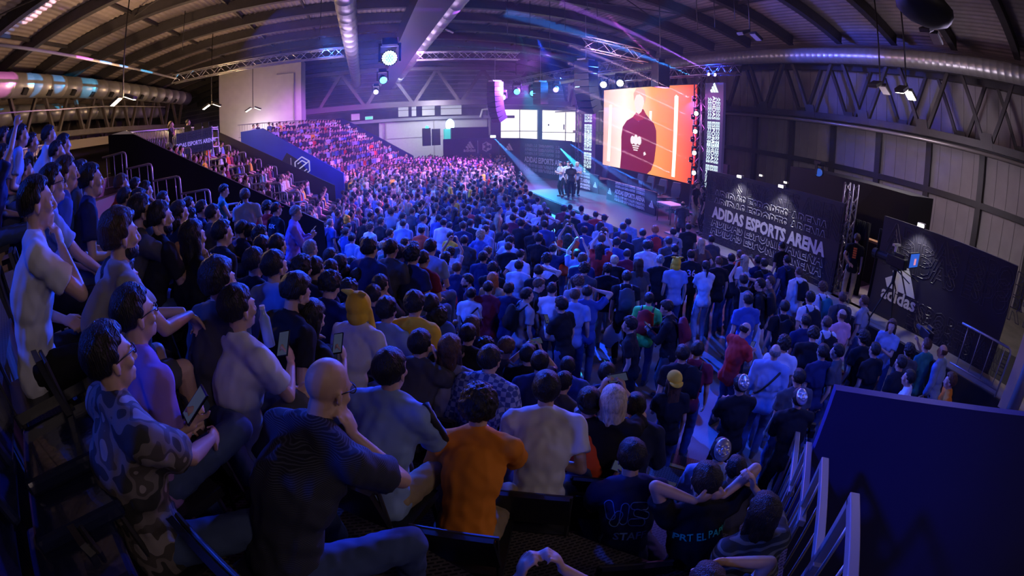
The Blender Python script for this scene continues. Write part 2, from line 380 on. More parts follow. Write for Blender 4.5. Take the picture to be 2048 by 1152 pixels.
# ------------------------------------------------------------------ stage
st = thing('stage', 'low dark stage lit cyan and purple in front of the screen', 'stage', (11.6, 20.5, 0))
MB().box((-.1, 0, .29), (5.8, 15.4, .58)).build('deck', M_stage, st); MB().box((-3.02, 0, .3), (.03, 15.4, .5)).build('front_skirt', M_black, st)
def desk(label, xa, ya, xb, yb):
    t = thing('gaming_desk', label, 'desk', ((xa+xb)/2, (ya+yb)/2, .58)); a = Vector((xa, ya, 0)); b = Vector((xb, yb, 0)); d = (b - a).normalized(); n = Vector((d.y, -d.x, 0)); L = (b-a).length
    if n.x > 0: n = -n
    mb = MB(); slab(mb, -d.xy*L/2, d.xy*L/2, 0, 1.0, .08); mb.build('front_panel', M_printed, t)
    mb = MB(); c = -n.xy*.45; slab(mb, (-d*L/2).xy + c, (d*L/2).xy + c, .72, .77, .8); mb.build('desk_top', M_black, t)
    ll = d if d.cross(n).z < 0 else -d
    ll = Vector((0, -1, 0)) if d.y else d
    stack_text(t, 'ADIDAS ESPORTS ARENA', .30, n*.05 + Vector((0, 0, .52)), d if d.y < 0 else -d, (0, 0, 1), M_text, sx=.78, ol=.012, bold=.012, nm='white_lettering')
    for s in (-1, 1): link('logo_bars', bars_mark(.42), M_text, t).matrix_local = basis(d if d.y < 0 else -d, (0, 0, 1), n*.05 + d*s*L*.43 + Vector((0, 0, .3)))
    return t
desk('far gaming desk with white lettering behind the presenters on stage', 11.6, 26.6, 11.9, 22.3)
desk('near gaming desk with white lettering before the big screen', 11.5, 20.6, 11.5, 16.3)
# gaming chairs + monitors
def gaming_chair(loc, rz, label):
    t = thing('gaming_chair', label, 'chair', loc, 'chairs behind the stage desks', rz)
    m = M_blackgloss
    MB().box((0, 0, .48), (.5, .5, .12)).build('seat', m, t, bevel=.03)
    mb = MB().prism([(-.2, -.26, .55), (.2, -.26, .55), (.27, -.30, .95), (.2, -.34, 1.32), (-.2, -.34, 1.32), (-.27, -.30, .95)], (0, -.1, 0)); mb.build('backrest', mat('chair_back', (.03, .05, .09), .4), t, bevel=.02)
    MB().tube([(0, 0, .1), (0, 0, .45)], .035).build('column', M_alu, t)
    mb = MB()
    for k in range(5): mb.tube([(0, 0, .12), (.3*math.cos(k*1.257), .3*math.sin(k*1.257), .05)], .025, 6)
    mb.build('star_base', M_black, t)
    for s in (-1, 1): MB().box((s*.3, 0, .68), (.07, .3, .04)).box((s*.3, 0, .58), (.03, .05, .18)).build('armrest', M_black, t)
    return t
g0 = gaming_chair((12.9, 25.6, .58), PI/2, 'gaming chair at the far desk, one furthest from the camera')
for i, (x, y, lb) in enumerate(((12.9, 24.1, 'gaming chair at the far desk, just beyond the presenters'), (12.85, 20.2, 'gaming chair at the near desk, the first below the screen corner'), (12.85, 19.2, 'second gaming chair at the near desk'), (12.85, 18.1, 'third gaming chair at the near desk'), (12.85, 17.0, 'fourth gaming chair, at the end of the near desk'), (12.0, 14.5, 'black swivel chair beside the small white table at the stage end'))):
    dup(g0, (x, y, .58), PI/2 + .1*i, lb)
scr_m = mat('monitor_glow', (.02, .02, .03), .2, emit=(.1, .5, 1), es=.8)
for i, y in enumerate((20.0, 19.0, 17.9, 16.9, 25.3, 24.0)):
    t = thing('computer_monitor', 'computer monitor on the %s desk, %s from the near end' % ('near' if i < 4 else 'far', ('fourth', 'third', 'second', 'first', 'second', 'first')[i]), 'monitor', (12.1, y, 1.35), 'monitors on the stage desks')
    MB().box((0, 0, .28), (.03, .56, .33)).build('case', M_black, t); MB().box((.018, 0, .28), (.005, .52, .29)).build('screen', scr_m, t)
    MB().box((0, 0, .06), (.04, .06, .12)).box((0, 0, .008), (.18, .22, .015)).build('stand', M_black, t)
t = thing('side_table', 'small white topped table at the right end of the stage', 'table', (11.3, 15.0, .58))
MB().box((0, 0, .75), (.7, 1.0, .04)).build('table_top', mat('table_white', (.7, .62, .66), .4), t)
for sx in (-1, 1):
    for sy in (-1, 1): MB().tube([(sx*.3, sy*.45, 0), (sx*.3, sy*.45, .74)], .02, 6).build('leg', M_black, t)
# ------------------------------------------------------------------ LED screen (X = 13) and columns
SX = 13.6; k_ = SX/13
def sc_pt(y, z): return (y*k_, 4.2 + (z-4.2)*k_)
sy0, sz0 = sc_pt(23.9, 2.02); sy1, sz1 = sc_pt(15.7, 6.32)
ts = thing('led_screen', 'huge LED video screen showing a hooded figure on orange', 'screen', (SX, (sy0+sy1)/2, sz0))
W = sy0 - sy1; H = sz1 - sz0
MB().box((.12, 0, H/2), (.2, W+.1, H+.1)).build('cabinet', M_black, ts)
def screen_material():
    m = bpy.data.materials.new('screen_picture'); m.use_nodes = True; nt = m.node_tree; N = nt.nodes; L = nt.links; b = N['Principled BSDF']
    tc = N.new('ShaderNodeTexCoord'); sp = N.new('ShaderNodeSeparateXYZ'); L.new(tc.outputs['Generated'], sp.inputs[0])
    r = N.new('ShaderNodeValToRGB'); el = r.color_ramp.elements
    # Generated y: 0 = near end (right of the picture), 1 = far end (left)
    cols = [(0, (.75, .04, .005)), (.12, (.95, .14, .01)), (.26, (1, .24, .02)), (.42, (1, .35, .05)), (.55, (1, .62, .30)), (.72, (1, .82, .66)), (1, (.9, .42, .3))]
    el[0].position = 0; el[0].color = (*cols[0][1], 1); el[1].position = 1; el[1].color = (*cols[-1][1], 1)
    for p, c in cols[1:-1]: e = el.new(p); e.color = (*c, 1)
    L.new(sp.outputs['Y'], r.inputs[0])
    mx = N.new('ShaderNodeMix'); mx.data_type = 'RGBA'; L.new(r.outputs[0], mx.inputs['A']); mx.inputs['B'].default_value = (1, .9, .8, 1)
    n = N.new('ShaderNodeVectorMath'); n.operation = 'DISTANCE'; L.new(tc.outputs['Generated'], n.inputs[0]); n.inputs[1].default_value = (.5, .72, .72)
    mr = N.new('ShaderNodeMapRange'); mr.inputs['From Min'].default_value = .62; mr.inputs['From Max'].default_value = .22; L.new(n.outputs['Value'], mr.inputs[0]); L.new(mr.outputs[0], mx.inputs['Factor'])
    L.new(mx.outputs['Result'], b.inputs['Emission Color']); b.inputs['Emission Strength'].default_value = 1.25; b.inputs['Base Color'].default_value = (.02, .02, .02, 1); return m
MB().box((-.01, 0, H/2), (.03, W, H)).build('picture', screen_material(), ts)
m_hot = mat('screen_white', (0, 0, 0), .5, emit=(1, .86, .66), es=1.7)
m_red = mat('screen_dark_red', (0, 0, 0), .5, emit=(.22, .004, .010), es=1.0); m_red2 = mat('screen_mid_red', (0, 0, 0), .5, emit=(.42, .02, .02), es=1.0)
m_wh = mat('screen_logo_white', (0, 0, 0), .5, emit=(1, .92, .9), es=1.0); m_skin = mat('screen_face', (0, 0, 0), .5, emit=(1, .8, .72), es=1.15); m_hair = mat('screen_hair', (0, 0, 0), .5, emit=(.95, .52, .40), es=1.0)
def on_screen(name, px, m, off):
    "outline given as (u,v): u 0..1 left to right, v 0..1 bottom to top"
    pts = [(-.028-off, W/2 - u*W, v*H) for u, v in px]
    return MB().prism(pts, (-.004, 0, 0)).build(name, m, ts)
on_screen('light_bar', [(.805, .03), (.835, .03), (.845, .88), (.825, .90), (.81, .88)], m_hot, 0)
on_screen('light_bar', [(.06, .06), (.10, .06), (.115, .8), (.08, .8)], m_hot, 0)
on_screen('light_bar', [(.56, .25), (.58, .25), (.59, .72), (.565, .72)], m_hot, 0)
hood = [(.24, .0), (.25, .18), (.245, .40), (.26, .52), (.31, .60), (.38, .645), (.42, .70), (.45, .745), (.50, .74), (.53, .68), (.57, .63), (.615, .58), (.64, .50), (.645, .36), (.63, .16), (.60, .05), (.56, .0)]
on_screen('hooded_figure', hood, m_red, .004)
on_screen('hooded_highlight', [(.38, .64), (.42, .70), (.45, .745), (.50, .74), (.53, .68), (.50, .62), (.44, .60)], m_red2, .01)
on_screen('face', [(.425, .70), (.40, .80), (.40, .90), (.43, .955), (.48, .955), (.51, .90), (.505, .80), (.48, .71), (.45, .68)], m_skin, .016)
on_screen('hair', [(.395, .84), (.39, .93), (.42, .99), (.47, 1.0), (.515, .96), (.53, .88), (.515, .80), (.50, .88), (.46, .92), (.42, .91)], m_hair, .02)
mb = MB()
for du, rot, s in ((-.035, .55, 1), (.035, -.55, 1), (0, 0, 1.25)):
    q = []
    for a in range(14):
        t_ = 2*PI*a/14; x, z = .026*math.sin(t_), .062*s*math.cos(t_)*(1 if math.cos(t_) > 0 else .6)
        c, s_ = math.cos(rot), math.sin(rot); q.append((.425 + du + c*x - s_*z*.5, .36 + (s_*x*2 + c*z)))
    mb.prism([(-.052 if du else -.054, W/2 - u*W, v*H) for u, v in q], (-.003, 0, 0))
for k in range(3): mb.prism([(-.052, W/2-u*W, v*H) for u, v in ((.385+.008*k, .31-.025*k), (.465-.008*k, .31-.025*k), (.465-.008*k, .296-.025*k), (.385+.008*k, .296-.025*k))], (-.003, 0, 0))
mb.build('chest_logo', m_wh, ts)
mb = MB().prism([(-.052, W/2-u*W, v*H) for u, v in ((.515, .235), (.53, .25), (.545, .22), (.52, .20))], (-.003, 0, 0)); mb.build('chest_badge', m_wh, ts)
# LED columns with vertical lettering
def led_column(label, yc, w, z0, z1, big=True, x=SX-.3):
    t = thing('led_column', label, 'LED column', (x, yc, z0)); Hh = z1 - z0
    MB().box((0, 0, Hh/2), (.14, w, Hh)).build('cabinet', mat('led_cabinet', (.03, .025, .06), .5, emit=(.08, .05, .25), es=.25), t)
    m = mat('led_white', (0, 0, 0), .5, emit=(.75, .95, 1), es=1.5)
    e1, e2 = (0, 0, -1), (0, -1, 0)   # text runs downwards
    its = []
    for zc in (Hh*.60, Hh*.16):
        its.append((text_mesh('ADIDAS ESPORTS', .24*w, .006), basis(e1, e2, (-.075, .0, zc))))
        for s in (-1, 1):
            for j in (1, 2): its.append((text_mesh('ADIDAS ESPORTS', .13*w, .0, .0045, sx=1.75), basis(e1, e2, (-.075, s*w*(.055 + .115*j), zc))))
    me = join_meshes('led_text', its)
    link('lettering', me, m, t)
    if big: link('logo_bars', bars_mark(.55), m, t).matrix_local = basis((0, -1, 0), (0, 0, 1), (-.08, 0, Hh*.90))
    return t
yc, zt = sc_pt(14.2, 6.32); led_column('tall LED column with vertical white lettering between screen and lettered board', yc, 1.15, 2.3, zt)
yc, zt = sc_pt(25.2, 5.85); t = led_column('slim LED column with glowing vertical lettering on the far side of the screen', yc, 1.5, 1.9, zt, False)
# ------------------------------------------------------------------ bleacher stands
def sub(a, b): return (a[0]-b[0], a[1]-b[1])
class Stand:
    "rows run along r, stand climbs against n; origin on the foot line"
    def __init__(s, o, n, rise=.46, run=.8): s.o = Vector((*o, 0)); s.n = Vector((*n, 0)).normalized(); s.r = Vector((-s.n.y, s.n.x, 0)); s.rise = rise; s.run = run
    def P(s, row, along, z=0): return s.o - s.n*(row*s.run) + s.r*along + Vector((0, 0, z))
    def z(s, row): return s.rise*row
stA = Stand((-1.3, 8.0), (1, 0)); stB = Stand((-1.5, 13.5), (1, 0)); stC = Stand((-1.25, 28.8), (.927, -.375)); st0 = Stand((3.9, 3.24), (.77, .64), .44, .82)
def tiers(t, S, rows, a0, a1, drop=0.0, m=M_tread):
    R = Matrix((S.n, S.r, Vector((0, 0, 1)))).transposed(); mb = MB()
    for k in range(rows):
        zz = S.z(k+1) - drop
        if zz <= .05: continue
        mb.box(S.P(k + .5, (a0+a1)/2, zz/2) - Vector(t.location), (S.run, a1-a0, zz), R)
    mb.build('tiers', m, t); return t
t = thing('bleacher_stand', 'dark stepped stand carrying the nearest seated rows and the stairs', 'stand', (0, 4, 0)); tiers(t, st0, 8, -.74, 7.6, .25); tiers(t, stA, 10, .6, 5.0, .1)
t = thing('bleacher_stand', 'tiered stand under the lettered commentator booth', 'stand', (-4, 17, 0)); tiers(t, stB, 9, .2, 8.3)
t = thing('bleacher_stand', 'far tiered stand packed with spectators beyond the blue panel', 'stand', (-3, 35, 0)); tiers(t, stC, 9, -.2, 14.6)
def parapet(label, S, rows, along, z_over=1.15, m=None, top_flat=.9, nm='stand_side_panel'):
    top = S.z(rows) + z_over
    pts = [S.P(0, along, 0), S.P(0, along, z_over), S.P(rows, along, top), S.P(rows + top_flat, along, top), S.P(rows + top_flat, along, 0)]
    return tag(MB().prism(pts, S.r*.1).build(nm, m or M_black), label, 'panel')
m_blk = mat('panel_black', (.012, .011, .016), .55, var=.2, vs=1); m_blue = mat('panel_blue', (.02, .05, .55), .5, var=.15, vs=.6)
parapet('black sloping side panel between the nearest stand and the booth stand', stA, 7.7, 5.2, 1.75, m_blk)
parapet('black sloping side panel on the far side of the booth stand', stB, 7.1, 8.5, 1.78, m_blk)
pc = parapet('blue side panel with hexagon mark and black peak on the far stand', stC, 7.2, -.35, 1.75, m_blue, 2.3)
parapet('dark blue sloping side panel on the far side of the far stand', stC, 8.6, 14.8, 1.6, mat('panel_navy', (.02, .025, .12), .5))
nn = -stC.r
def onC(row, z, off=.02): return stC.P(row, -.35, z) + nn*off
MB().prism([onC(1.2, .3), onC(4.8, .3), onC(6.0, 2.2), onC(4.9, 3.3), onC(3.8, 2.75)], nn*.01).build('printed_peak', m_blk, pc)
hx = link('hexagon_mark', hex_mark(.6, .06), mat('mark_white', (.8, .8, .85), .5, emit=(.7, .7, .9), es=.3), pc); hx.matrix_local = basis(stC.n, (0, 0, 1), onC(3.5, 2.35, .05))
MB().prism([onC(4.5, 1.85, .04), onC(4.56, 1.85, .04), onC(4.56, 2.95, .04), onC(4.5, 2.95, .04)], nn*.01).build('dividing_bar', M_text, pc)
# dark blue wall nearest the camera on the right
P1 = Vector((1.83, .95, 0))*1.8; P2 = Vector((2.8, 0, 0))*1.8; dd = (P2 - P1).normalized()
mb = MB(); slab(mb, P1.xy, (P1 + dd*7).xy, 0, 4.2-1.8, .1); tag(mb.build('partition_wall', mat('wall_night_blue', (.030, .034, .23), .55, var=.1, vs=.5)), 'plain dark blue partition beside the nearest stair rail', 'partition')
# rails
def rail_section(L, h, slope_end=True, bars=5, r=.026, rb=.011):
    "top rail from the uphill end (0) to the downhill post at x=L; local axes x down the stand, z up"
    return L, h, bars, r, rb
def make_rail(label, A, B, h, bars=4, r=.026, rb=.010, drop=.35, group=None, sq=False):
    "A uphill top point, B downhill top corner"
    A, B = Vector(A), Vector(B); t = thing('guard_rail', label, 'rail', tuple(B - Vector((0, 0, h))), group)
    q = Vector(t.location); a = A - q; b = B - q; d = (b - a); L = d.length; d.normalize(); c = .09
    z_low = -drop
    if sq:
        mb = MB().beam(a, b + d*r, r*2, r*2); mb.build('top_rail', M_rail, t, bevel=.006)
        MB().beam(b + Vector((0, 0, 0)), (b.x, b.y, z_low), r*2, r*2, d).build('post', M_rail, t, bevel=.006)
    else:
        MB().tube([a, b - d*c, b - d*c*.3 - Vector((0, 0, c*.3)), b - Vector((0, 0, c)), (b.x, b.y, z_low)], r, 8).build('top_rail', M_rail, t, True)
    MB().tube([a - Vector((0, 0, h*.86)), b - Vector((0, 0, h*.86))], r*.8, 6).build('bottom_rail', M_rail, t, True)
    for k in range(bars):
        p = a + (b - a)*((k+.5)/bars); MB().tube([p, p - Vector((0, 0, h*.86))], rb, 6).build('baluster', M_rail, t, True)
    return t
# near stairs rails (nearest stand), solved along the stand slope
m_dir = Vector((.77, .64, 0)); m_perp = Vector((.64, -.77, 0))
ords = ('first', 'second', 'third', 'fourth', 'fifth', 'sixth', 'seventh', 'eighth', 'ninth')
for k, n_ in enumerate((1.86, 2.80, 3.62, 4.5)):
    B = m_dir*n_ + m_perp*.74; B.z = 4.2 - .81*n_ if False else (2.70, 2.22, 1.78, 1.30)[k]
    A = B - m_dir*1.0
    make_rail('galvanised stair rail beside the blue partition, %s from the camera' % ords[k], A, B, .95, 4, .03, .011, .3, 'rails of the nearest stairs', True)
# stand A rails
for k in range(6):
    B = Vector((-6.78 + .86*k, 11.9, 4.62 - .47*k)); A = B - Vector((.86, 0, 0))
    make_rail('dull rail against the black side panel, %s from the top' % ords[k], A, B, 1.0, 3, .03, .012, group='rails of the left stand')
for j, (al, nm, r0, nr) in enumerate(((3.4, 'along the booth stand aisle', 6.4, 7), (4.6, 'along the far side of the booth stand aisle', 6.0, 6), (8.1, 'against the far side panel of the booth stand', 7.0, 7))):
    for k in range(nr):
        row = r0 - .92*k; B = stB.P(row, al, stB.z(row) + 1.48); A = B - stB.n*.72
        make_rail('silver stepped rail %s, %s from the top' % (nm, ords[k]), A, B, .95, 4, .03, .012, group='rails of the booth stand')
# back rails at the top of the stands
def back_rail(label, A, B, h=1.05, n=30):
    A, B = Vector(A), Vector(B); t = thing('guard_rail', label, 'rail', tuple((A+B)/2 - Vector((0, 0, h)))); q = Vector(t.location); a, b = A - q, B - q
    MB().tube([a, b], .03, 8).build('top_rail', M_rail, t, True); MB().tube([a - Vector((0, 0, h*.9)), b - Vector((0, 0, h*.9))], .025, 8).build('bottom_rail', M_rail, t, True)
    for k in range(n):
        p = a + (b-a)*((k+.5)/n); MB().tube([p, p - Vector((0, 0, h*.9))], .012, 6).build('baluster', M_rail, t, True)
back_rail('pale back rail at the top of the booth stand', (-7.6, 13.6, 5.25), (-7.6, 21.8, 5.3), 1.1, 54)
back_rail('pale back rail at the top of the left stand', (-7.4, 4.6, 5.15), (-7.4, 8.6, 5.15), 1.1, 26)
A = stC.P(9.9, -.2, stC.z(10)+.95); B = stC.P(9.9, 14.4, stC.z(10)+.95); back_rail('thin dark back rail at the top of the far stand', A, B, .95, 46)
# booth with lettering
q0 = aty(353, 268, 17.3); q1 = aty(424, 262, 17.3); q2 = aty(353, 312, 17.3)
t = thing('commentator_booth', 'raised booth with purple ADIDAS ESPORTS ARENA banner above the seated rows', 'booth', ((q0.x+q1.x)/2, 17.7, q2.z))
bw = q1.x - q0.x; bh = q0.z - q2.z
MB().box((0, -.4, bh/2), (bw, .06, bh)).build('banner', mat('banner_navy', (.03, .03, .09), .5, emit=(.05, .04, .2), es=.3), t)
m_vio = mat('banner_violet', (.3, .22, .8), .5, emit=(.35, .25, 1), es=.9)
stack_text(t, 'ADIDAS ESPORTS ARENA', .215, (0, -.44, bh*.42), (1, 0, 0), (0, 0, 1), m_vio, up=0, down=0, sx=.74, bold=.004)
its = [(text_mesh('ADIDAS ESPORTS ARENA', .17, 0, .003, sx=.9), basis((1, 0, 0), (0, 0, 1), (0, -.44, bh*z))) for z in (.92, .80, .68, .2, .08)]
link('gloss_lettering', join_meshes('gl', its), mat('banner_outline', (.15, .13, .35), .5), t)
MB().box((0, 0, bh*.98), (bw, .8, .04)).build('counter', M_white, t)
for sx in (-1, 1):
    mb = MB()
    for sy in (-.38, .38): mb.box((sx*bw*.49, sy, bh*.4), (.05, .05, bh*1.3))
    for z in (.1, .5, .9): mb.box((sx*bw*.49, 0, bh*z), (.04, .76, .04))
    mb.build('scaffold_leg', M_white, t)
for i, (x, w) in enumerate(((-.35, .3), (.1, .34), (.45, .25))):
    o = thing('laptop', 'dark open laptop on the booth counter, %s along it' % ords[i], 'laptop', ((q0.x+q1.x)/2 + x, 17.65, q2.z + bh*1.01)); MB().box((0, 0, .01), (w, .22, .02)).build('base', M_black, o); MB().box((0, -.12, .12), (w, .02, .22)).build('lid', M_black, o)
# ------------------------------------------------------------------ overhead kit
def duct(name, label, pts, r, rib=1.5, grilles=0):
    t = thing(name, label, 'air duct', tuple(pts[0])); q = Vector(pts[0]); P_ = [Vector(p) - q for p in pts]
    a, b = P_[0], P_[-1]; n = int((b-a).length/rib); d = (b-a).normalized(); pp = [a]; rr = [r]
    for k in range(1, n):
        p = a + (b-a)*k/n; pp += [p - d*.045, p - d*.03, p + d*.03, p + d*.045]; rr += [r, r*(1.035 if rib > 1 else 1.012), r*(1.035 if rib > 1 else 1.012), r]
    pp.append(b); rr.append(r); MB().tube(pp, r, 24, True, rr).build('tube', M_duct, t, True)
    return t
dl = duct('air_duct', 'fat silver air duct along the left truss', [(-15.9, -4, 9.05), (-15.9, 40, 9.05)], .55)
for k in range(9):
    for s in (0, 1): MB().box((.42 - .1*s, 3 + k*4.4 + 2.2*s, -.36), (.25, .36, .3), Matrix.Rotation(.7, 3, 'Y')).build('outlet', M_black, dl)
duct('air_duct', 'second silver duct behind the left truss, below the first', [(-18.6, -4, 8.35), (-18.6, 40, 8.35)], .5)
duct('air_duct', 'long silver duct hanging under the middle of the roof', [(-.75, 5, 9.35), (-.75, 52, 9.35)], .42)
duct('air_duct', 'ribbed silver duct above the right wall truss', [(19.2, -10, 8.85), (19.2, 45, 8.85)], .38, .35)
duct('air_duct', 'silver duct running along the dark centre girder', [(3.15, 4, 8.7), (3.15, 50, 8.7)], .3)
mb = MB().box((2.3, 27, 9.2), (.9, 50, 1.2)).box((2.3, 27, 8.55), (1.2, 50, .1)); struct('centre_girder', mb, mat('girder_dark', (.012, .013, .022), .4))
def box_truss(label, a, b, w=.4, m=None, group=None):
    a, b = Vector(a), Vector(b); t = thing('lighting_truss', label, 'truss', tuple(a), group); d = b - a; L = d.length; d.normalize(); u = Vector((0, 0, 1)) if abs(d.z) < .9 else Vector((1, 0, 0)); r = d.cross(u).normalized(); u = r.cross(d)
    c = [r*w/2*i + u*w/2*j for i, j in ((-1, -1), (1, -1), (1, 1), (-1, 1))]; mb = MB()
    for q in c: mb.tube([q, q + d*L], .028, 6)
    n = max(2, int(L/w))
    for k in range(n):
        for i in range(4):
            p, q = c[i], c[(i+1) % 4]
            if k % 2: p, q = q, p
            mb.tube([p + d*L*k/n, q + d*L*(k+1)/n], .014, 5)
    mb.build('lattice', m or M_alu, t, True); return t
box_truss('thin aluminium truss hung across the left of the hall', (-9.5, 22, 7.95), (-.9, 21.8, 7.95))
box_truss('thin aluminium truss hung to the right of the dark girder', (2.7, 24.4, 7.95), (8.0, 24, 7.95))
m_pur = mat('truss_dark', (.3, .26, .34), .35, metal=.8)
box_truss('long black and silver truss carrying lamps above the stage', (10.8, 34, 7.35), (12.0, 19.5, 7.35), .45, m_pur)
box_truss('upper truss lit orange above the stage lamps', (8.6, 17.6, 7.75), (11.4, 17.2, 7.4), .5)
box_truss('truss above the screen reaching to the right tower', (SX-.4, 27.5, 6.95), (SX-.4, 13.4, 6.95), .4, m_pur)
box_truss('upright truss tower at the right edge of the screen', (SX-.3, 15.75, 0), (SX-.3, 15.75, 7.0), .45, m_pur)
box_truss('upright truss tower at the far edge of the screen', (SX-.2, 27.8, .6), (SX-.2, 27.8, 7.0), .45, m_pur)
box_truss('short square truss post on the corner of the lettered board', (11.6, 6.9, .6), (11.6, 6.9, 3.5), .3)
# ------------------------------------------------------------------ lamps
def aim(o, target): o.rotation_euler = (Vector(target) - o.location).to_track_quat('-Z', 'Y').to_euler()
def spot(loc, target, power, col, ang=40, blend=.3, r=.15):
    l = bpy.data.lights.new('spot', 'SPOT'); l.energy = power; l.color = col; l.spot_size = math.radians(ang); l.spot_blend = blend; l.shadow_soft_size = r
    o = bpy.data.objects.new('spot_light', l); COL.objects.link(o); o.location = loc; aim(o, target); return o
def area(loc, target, power, col, size=1.):
    l = bpy.data.lights.new('area', 'AREA'); l.energy = power; l.color = col; l.size = size; l.shape = 'DISK'
    o = bpy.data.objects.new('area_light', l); COL.objects.link(o); o.location = loc; aim(o, target); return o
def point(loc, power, col, r=.2):
    l = bpy.data.lights.new('point', 'POINT'); l.energy = power; l.color = col; l.shadow_soft_size = r
    o = bpy.data.objects.new('point_light', l); COL.objects.link(o); o.location = loc; return o
def moving_head(label, loc, target, lens_col, es, s=1., group='moving head lamps'):
    t = thing('moving_head_lamp', label, 'stage lamp', loc, group); d = (Vector(target) - Vector(loc)).normalized(); R = d.to_track_quat('Z', 'Y').to_matrix()
    MB().box((0, 0, .36*s), (.34*s, .34*s, .16*s)).build('base', M_blackgloss, t, bevel=.02)
    mb = MB()
    for sg in (-1, 1): mb.box((sg*.22*s, 0, .12*s), (.05*s, .12*s, .42*s))
    mb.box((0, 0, .30*s), (.46*s, .12*s, .06*s))
    mb.build('yoke', M_blackgloss, t)
    mb = MB().tube([R @ Vector((0, 0, -.2*s)), R @ Vector((0, 0, -.12*s)), R @ Vector((0, 0, .18*s))], 0, 14, True, [.10*s, .16*s, .18*s]); mb.build('head', M_black, t, True)
    m = mat('lens_%s' % label, (0, 0, 0), .3, emit=lens_col, es=es)
    le = MB().ell((0, 0, 0), (.16*s, .16*s, .05*s)); l2 = MB(); l2.add([R @ (Vector(v) + Vector((0, 0, .18*s))) for v in le.v], le.f); l2.build('lens', m, t, True)
    return t
BL = (.03, .12, 1); CY = (.05, .55, 1); PU = (.55, .08, 1); MG = (.9, .12, .9)
# big wash lamp with LED cells facing the camera
pl = aty(779, 116, 17.5)
t = moving_head('big round LED wash lamp glowing blue-white under the dark girder', tuple(pl), (0, 0, 4.2), (.08, .35, 1), 5, 1.7)
R = (Vector((0, 0, 4.2)) - pl).normalized().to_track_quat('Z', 'Y').to_matrix(); mb = MB()
for rr, n in ((0, 1), (.09, 6), (.17, 12), (.24, 18)):
    for k in range(n): mb.ell(R @ Vector((rr*math.cos(2*PI*k/n), rr*math.sin(2*PI*k/n), .37)), .030, None, 6, 4)
mb.build('led_cell', mat('led_cell', (0, 0, 0), .3, emit=(.8, .92, 1), es=9), t)
for (px, py, Y, tg, c, es, s, lb) in (
    (765, 158, 20, (3, 8, 1), (.1, .5, 1), 5, 1.0, 'blue moving head tilted sideways just below the big wash lamp'),
    (752, 182, 23, (0, 12, 1), (.5, .4, 1), 4, .8, 'small violet moving head lowest under the dark girder'),
    (1155, 174, 25, (4, 10, 1), (.25, .65, 1), 6, .9, 'pale blue moving head, third from the hanging speaker box'),
    (1207, 168, 23.5, (3, 6, 1), (.85, .8, 1), 16, 1.15, 'brightest white lamp beside the line array above the screen'),
    (1240, 165, 22, (3, 4, 1), (.75, .85, 1), 16, 1.15, 'white moving head nearest the hanging speaker box'),
    (1006, 194, 31, (4, 14, 1), (.6, .7, 1), 4, 1.1, 'small lamp on the far end of the stage truss'),
    (1034, 182, 30, (4, 14, 1), (.1, .45, 1), 4, 1.3, 'blue lamp on the stage truss, second from its far end'),
    (1066, 185, 29, (4, 14, 1), (.1, .5, 1), 3, 1.2, 'dim blue lamp on the stage truss, third from its far end'),
    (1112, 178, 27, (4, 12, 1), (.4, .3, 1), 3, 1.1, 'violet lamp on the stage truss beside the curved speaker stack')):
    moving_head(lb, tuple(aty(px, py, Y)), tg, c, es, s)
# lamps up the right tower
for k, (px, py) in enumerate(((1393, 226), (1391, 262), (1389, 305), (1388, 345))):
    p = atx(px, py, SX-.55); moving_head('white square-faced lamp on the right tower, %s from the top' % ords[k], tuple(p), (3, 6, 1.5), (.9, .95, 1), 7, .62, 'lamps up the screen tower')
for k, (px, py) in enumerate(((1388, 200), (1386, 236), (1385, 281), (1382, 322), (1379, 364))):
    p = atx(px, py, SX-.6); moving_head('small beam lamp on the right tower, %s from the top' % ords[k], tuple(p), (4, 22, 7), (.5, .6, 1), 5, .4, 'beam lamps up the screen tower')
for k, (px, py) in enumerate(((1418, 150), (1431, 151))):
    p = atx(px, py, SX-.6); moving_head('violet beam lamp on top of the tower, %s of the pair' % ('far one' if k == 0 else 'near one'), tuple(p), (4, 10, 9), (.9, .5, 1), 9, .45)
# house lamps on poles
def house_lamp(label, loc, ztop, col, es, lit=True, two=True):
    t = thing('house_lamp', label, 'ceiling lamp', loc, 'house lamps on poles'); 
    MB().tube([(0, 0, 0), (0, 0, ztop - loc[2])], .03, 6).build('pole', M_darkpost, t, True)
    for s in ((-1, 1) if two else (1,)):
        R = Matrix.Rotation(s*.45, 3, 'Y'); c = Vector((s*.38, 0, -.05))
        MB().box(c, (.5, .36, .12), R).build('lamp_shade', M_darkpost, t, bevel=.02)
        MB().box(c + R @ Vector((0, 0, -.07)), (.44, .3, .02), R).build('bulb', mat('bulb_on', (0, 0, 0), .4, emit=col, es=es) if lit else M_grey, t)
    return t
WARM = (1, .62, .3)
for (px, py, X, lb) in ((246, 195, -9.6, 'lit pair of warm house lamps nearest on the left'), (423, 209, -9.2, 'second lit pair of house lamps, beside the white pillar'), (506, 216, -8.3, 'third lit pair of house lamps, before the white pillar')):
    p = atx(px, py, X); house_lamp(lb, tuple(p), zr(p.x)+.3, (1, .86, .66), 14)
p = atx(1812, 180, 14.5); t = house_lamp('lit white house lamp on a pole before the right wall truss', tuple(p), zr(14.5)+.3, (1, .97, .92), 14)
for (px, py, X, lb) in ((1760, 170, 14.6, 'unlit house lamp beside the lit one before the right truss'), (1500, 66, 14, 'unlit house lamp high over the lettered board'), (1862, 63, 13, 'unlit twin house lamp high at the dark corner of the roof'), (885, 58, 3.9, 'unlit twin house lamp under the roof over the crowd')):
    p = atx(px, py, X); house_lamp(lb, tuple(p), zr(p.x)+.3, (1, 1, 1), 0, False)
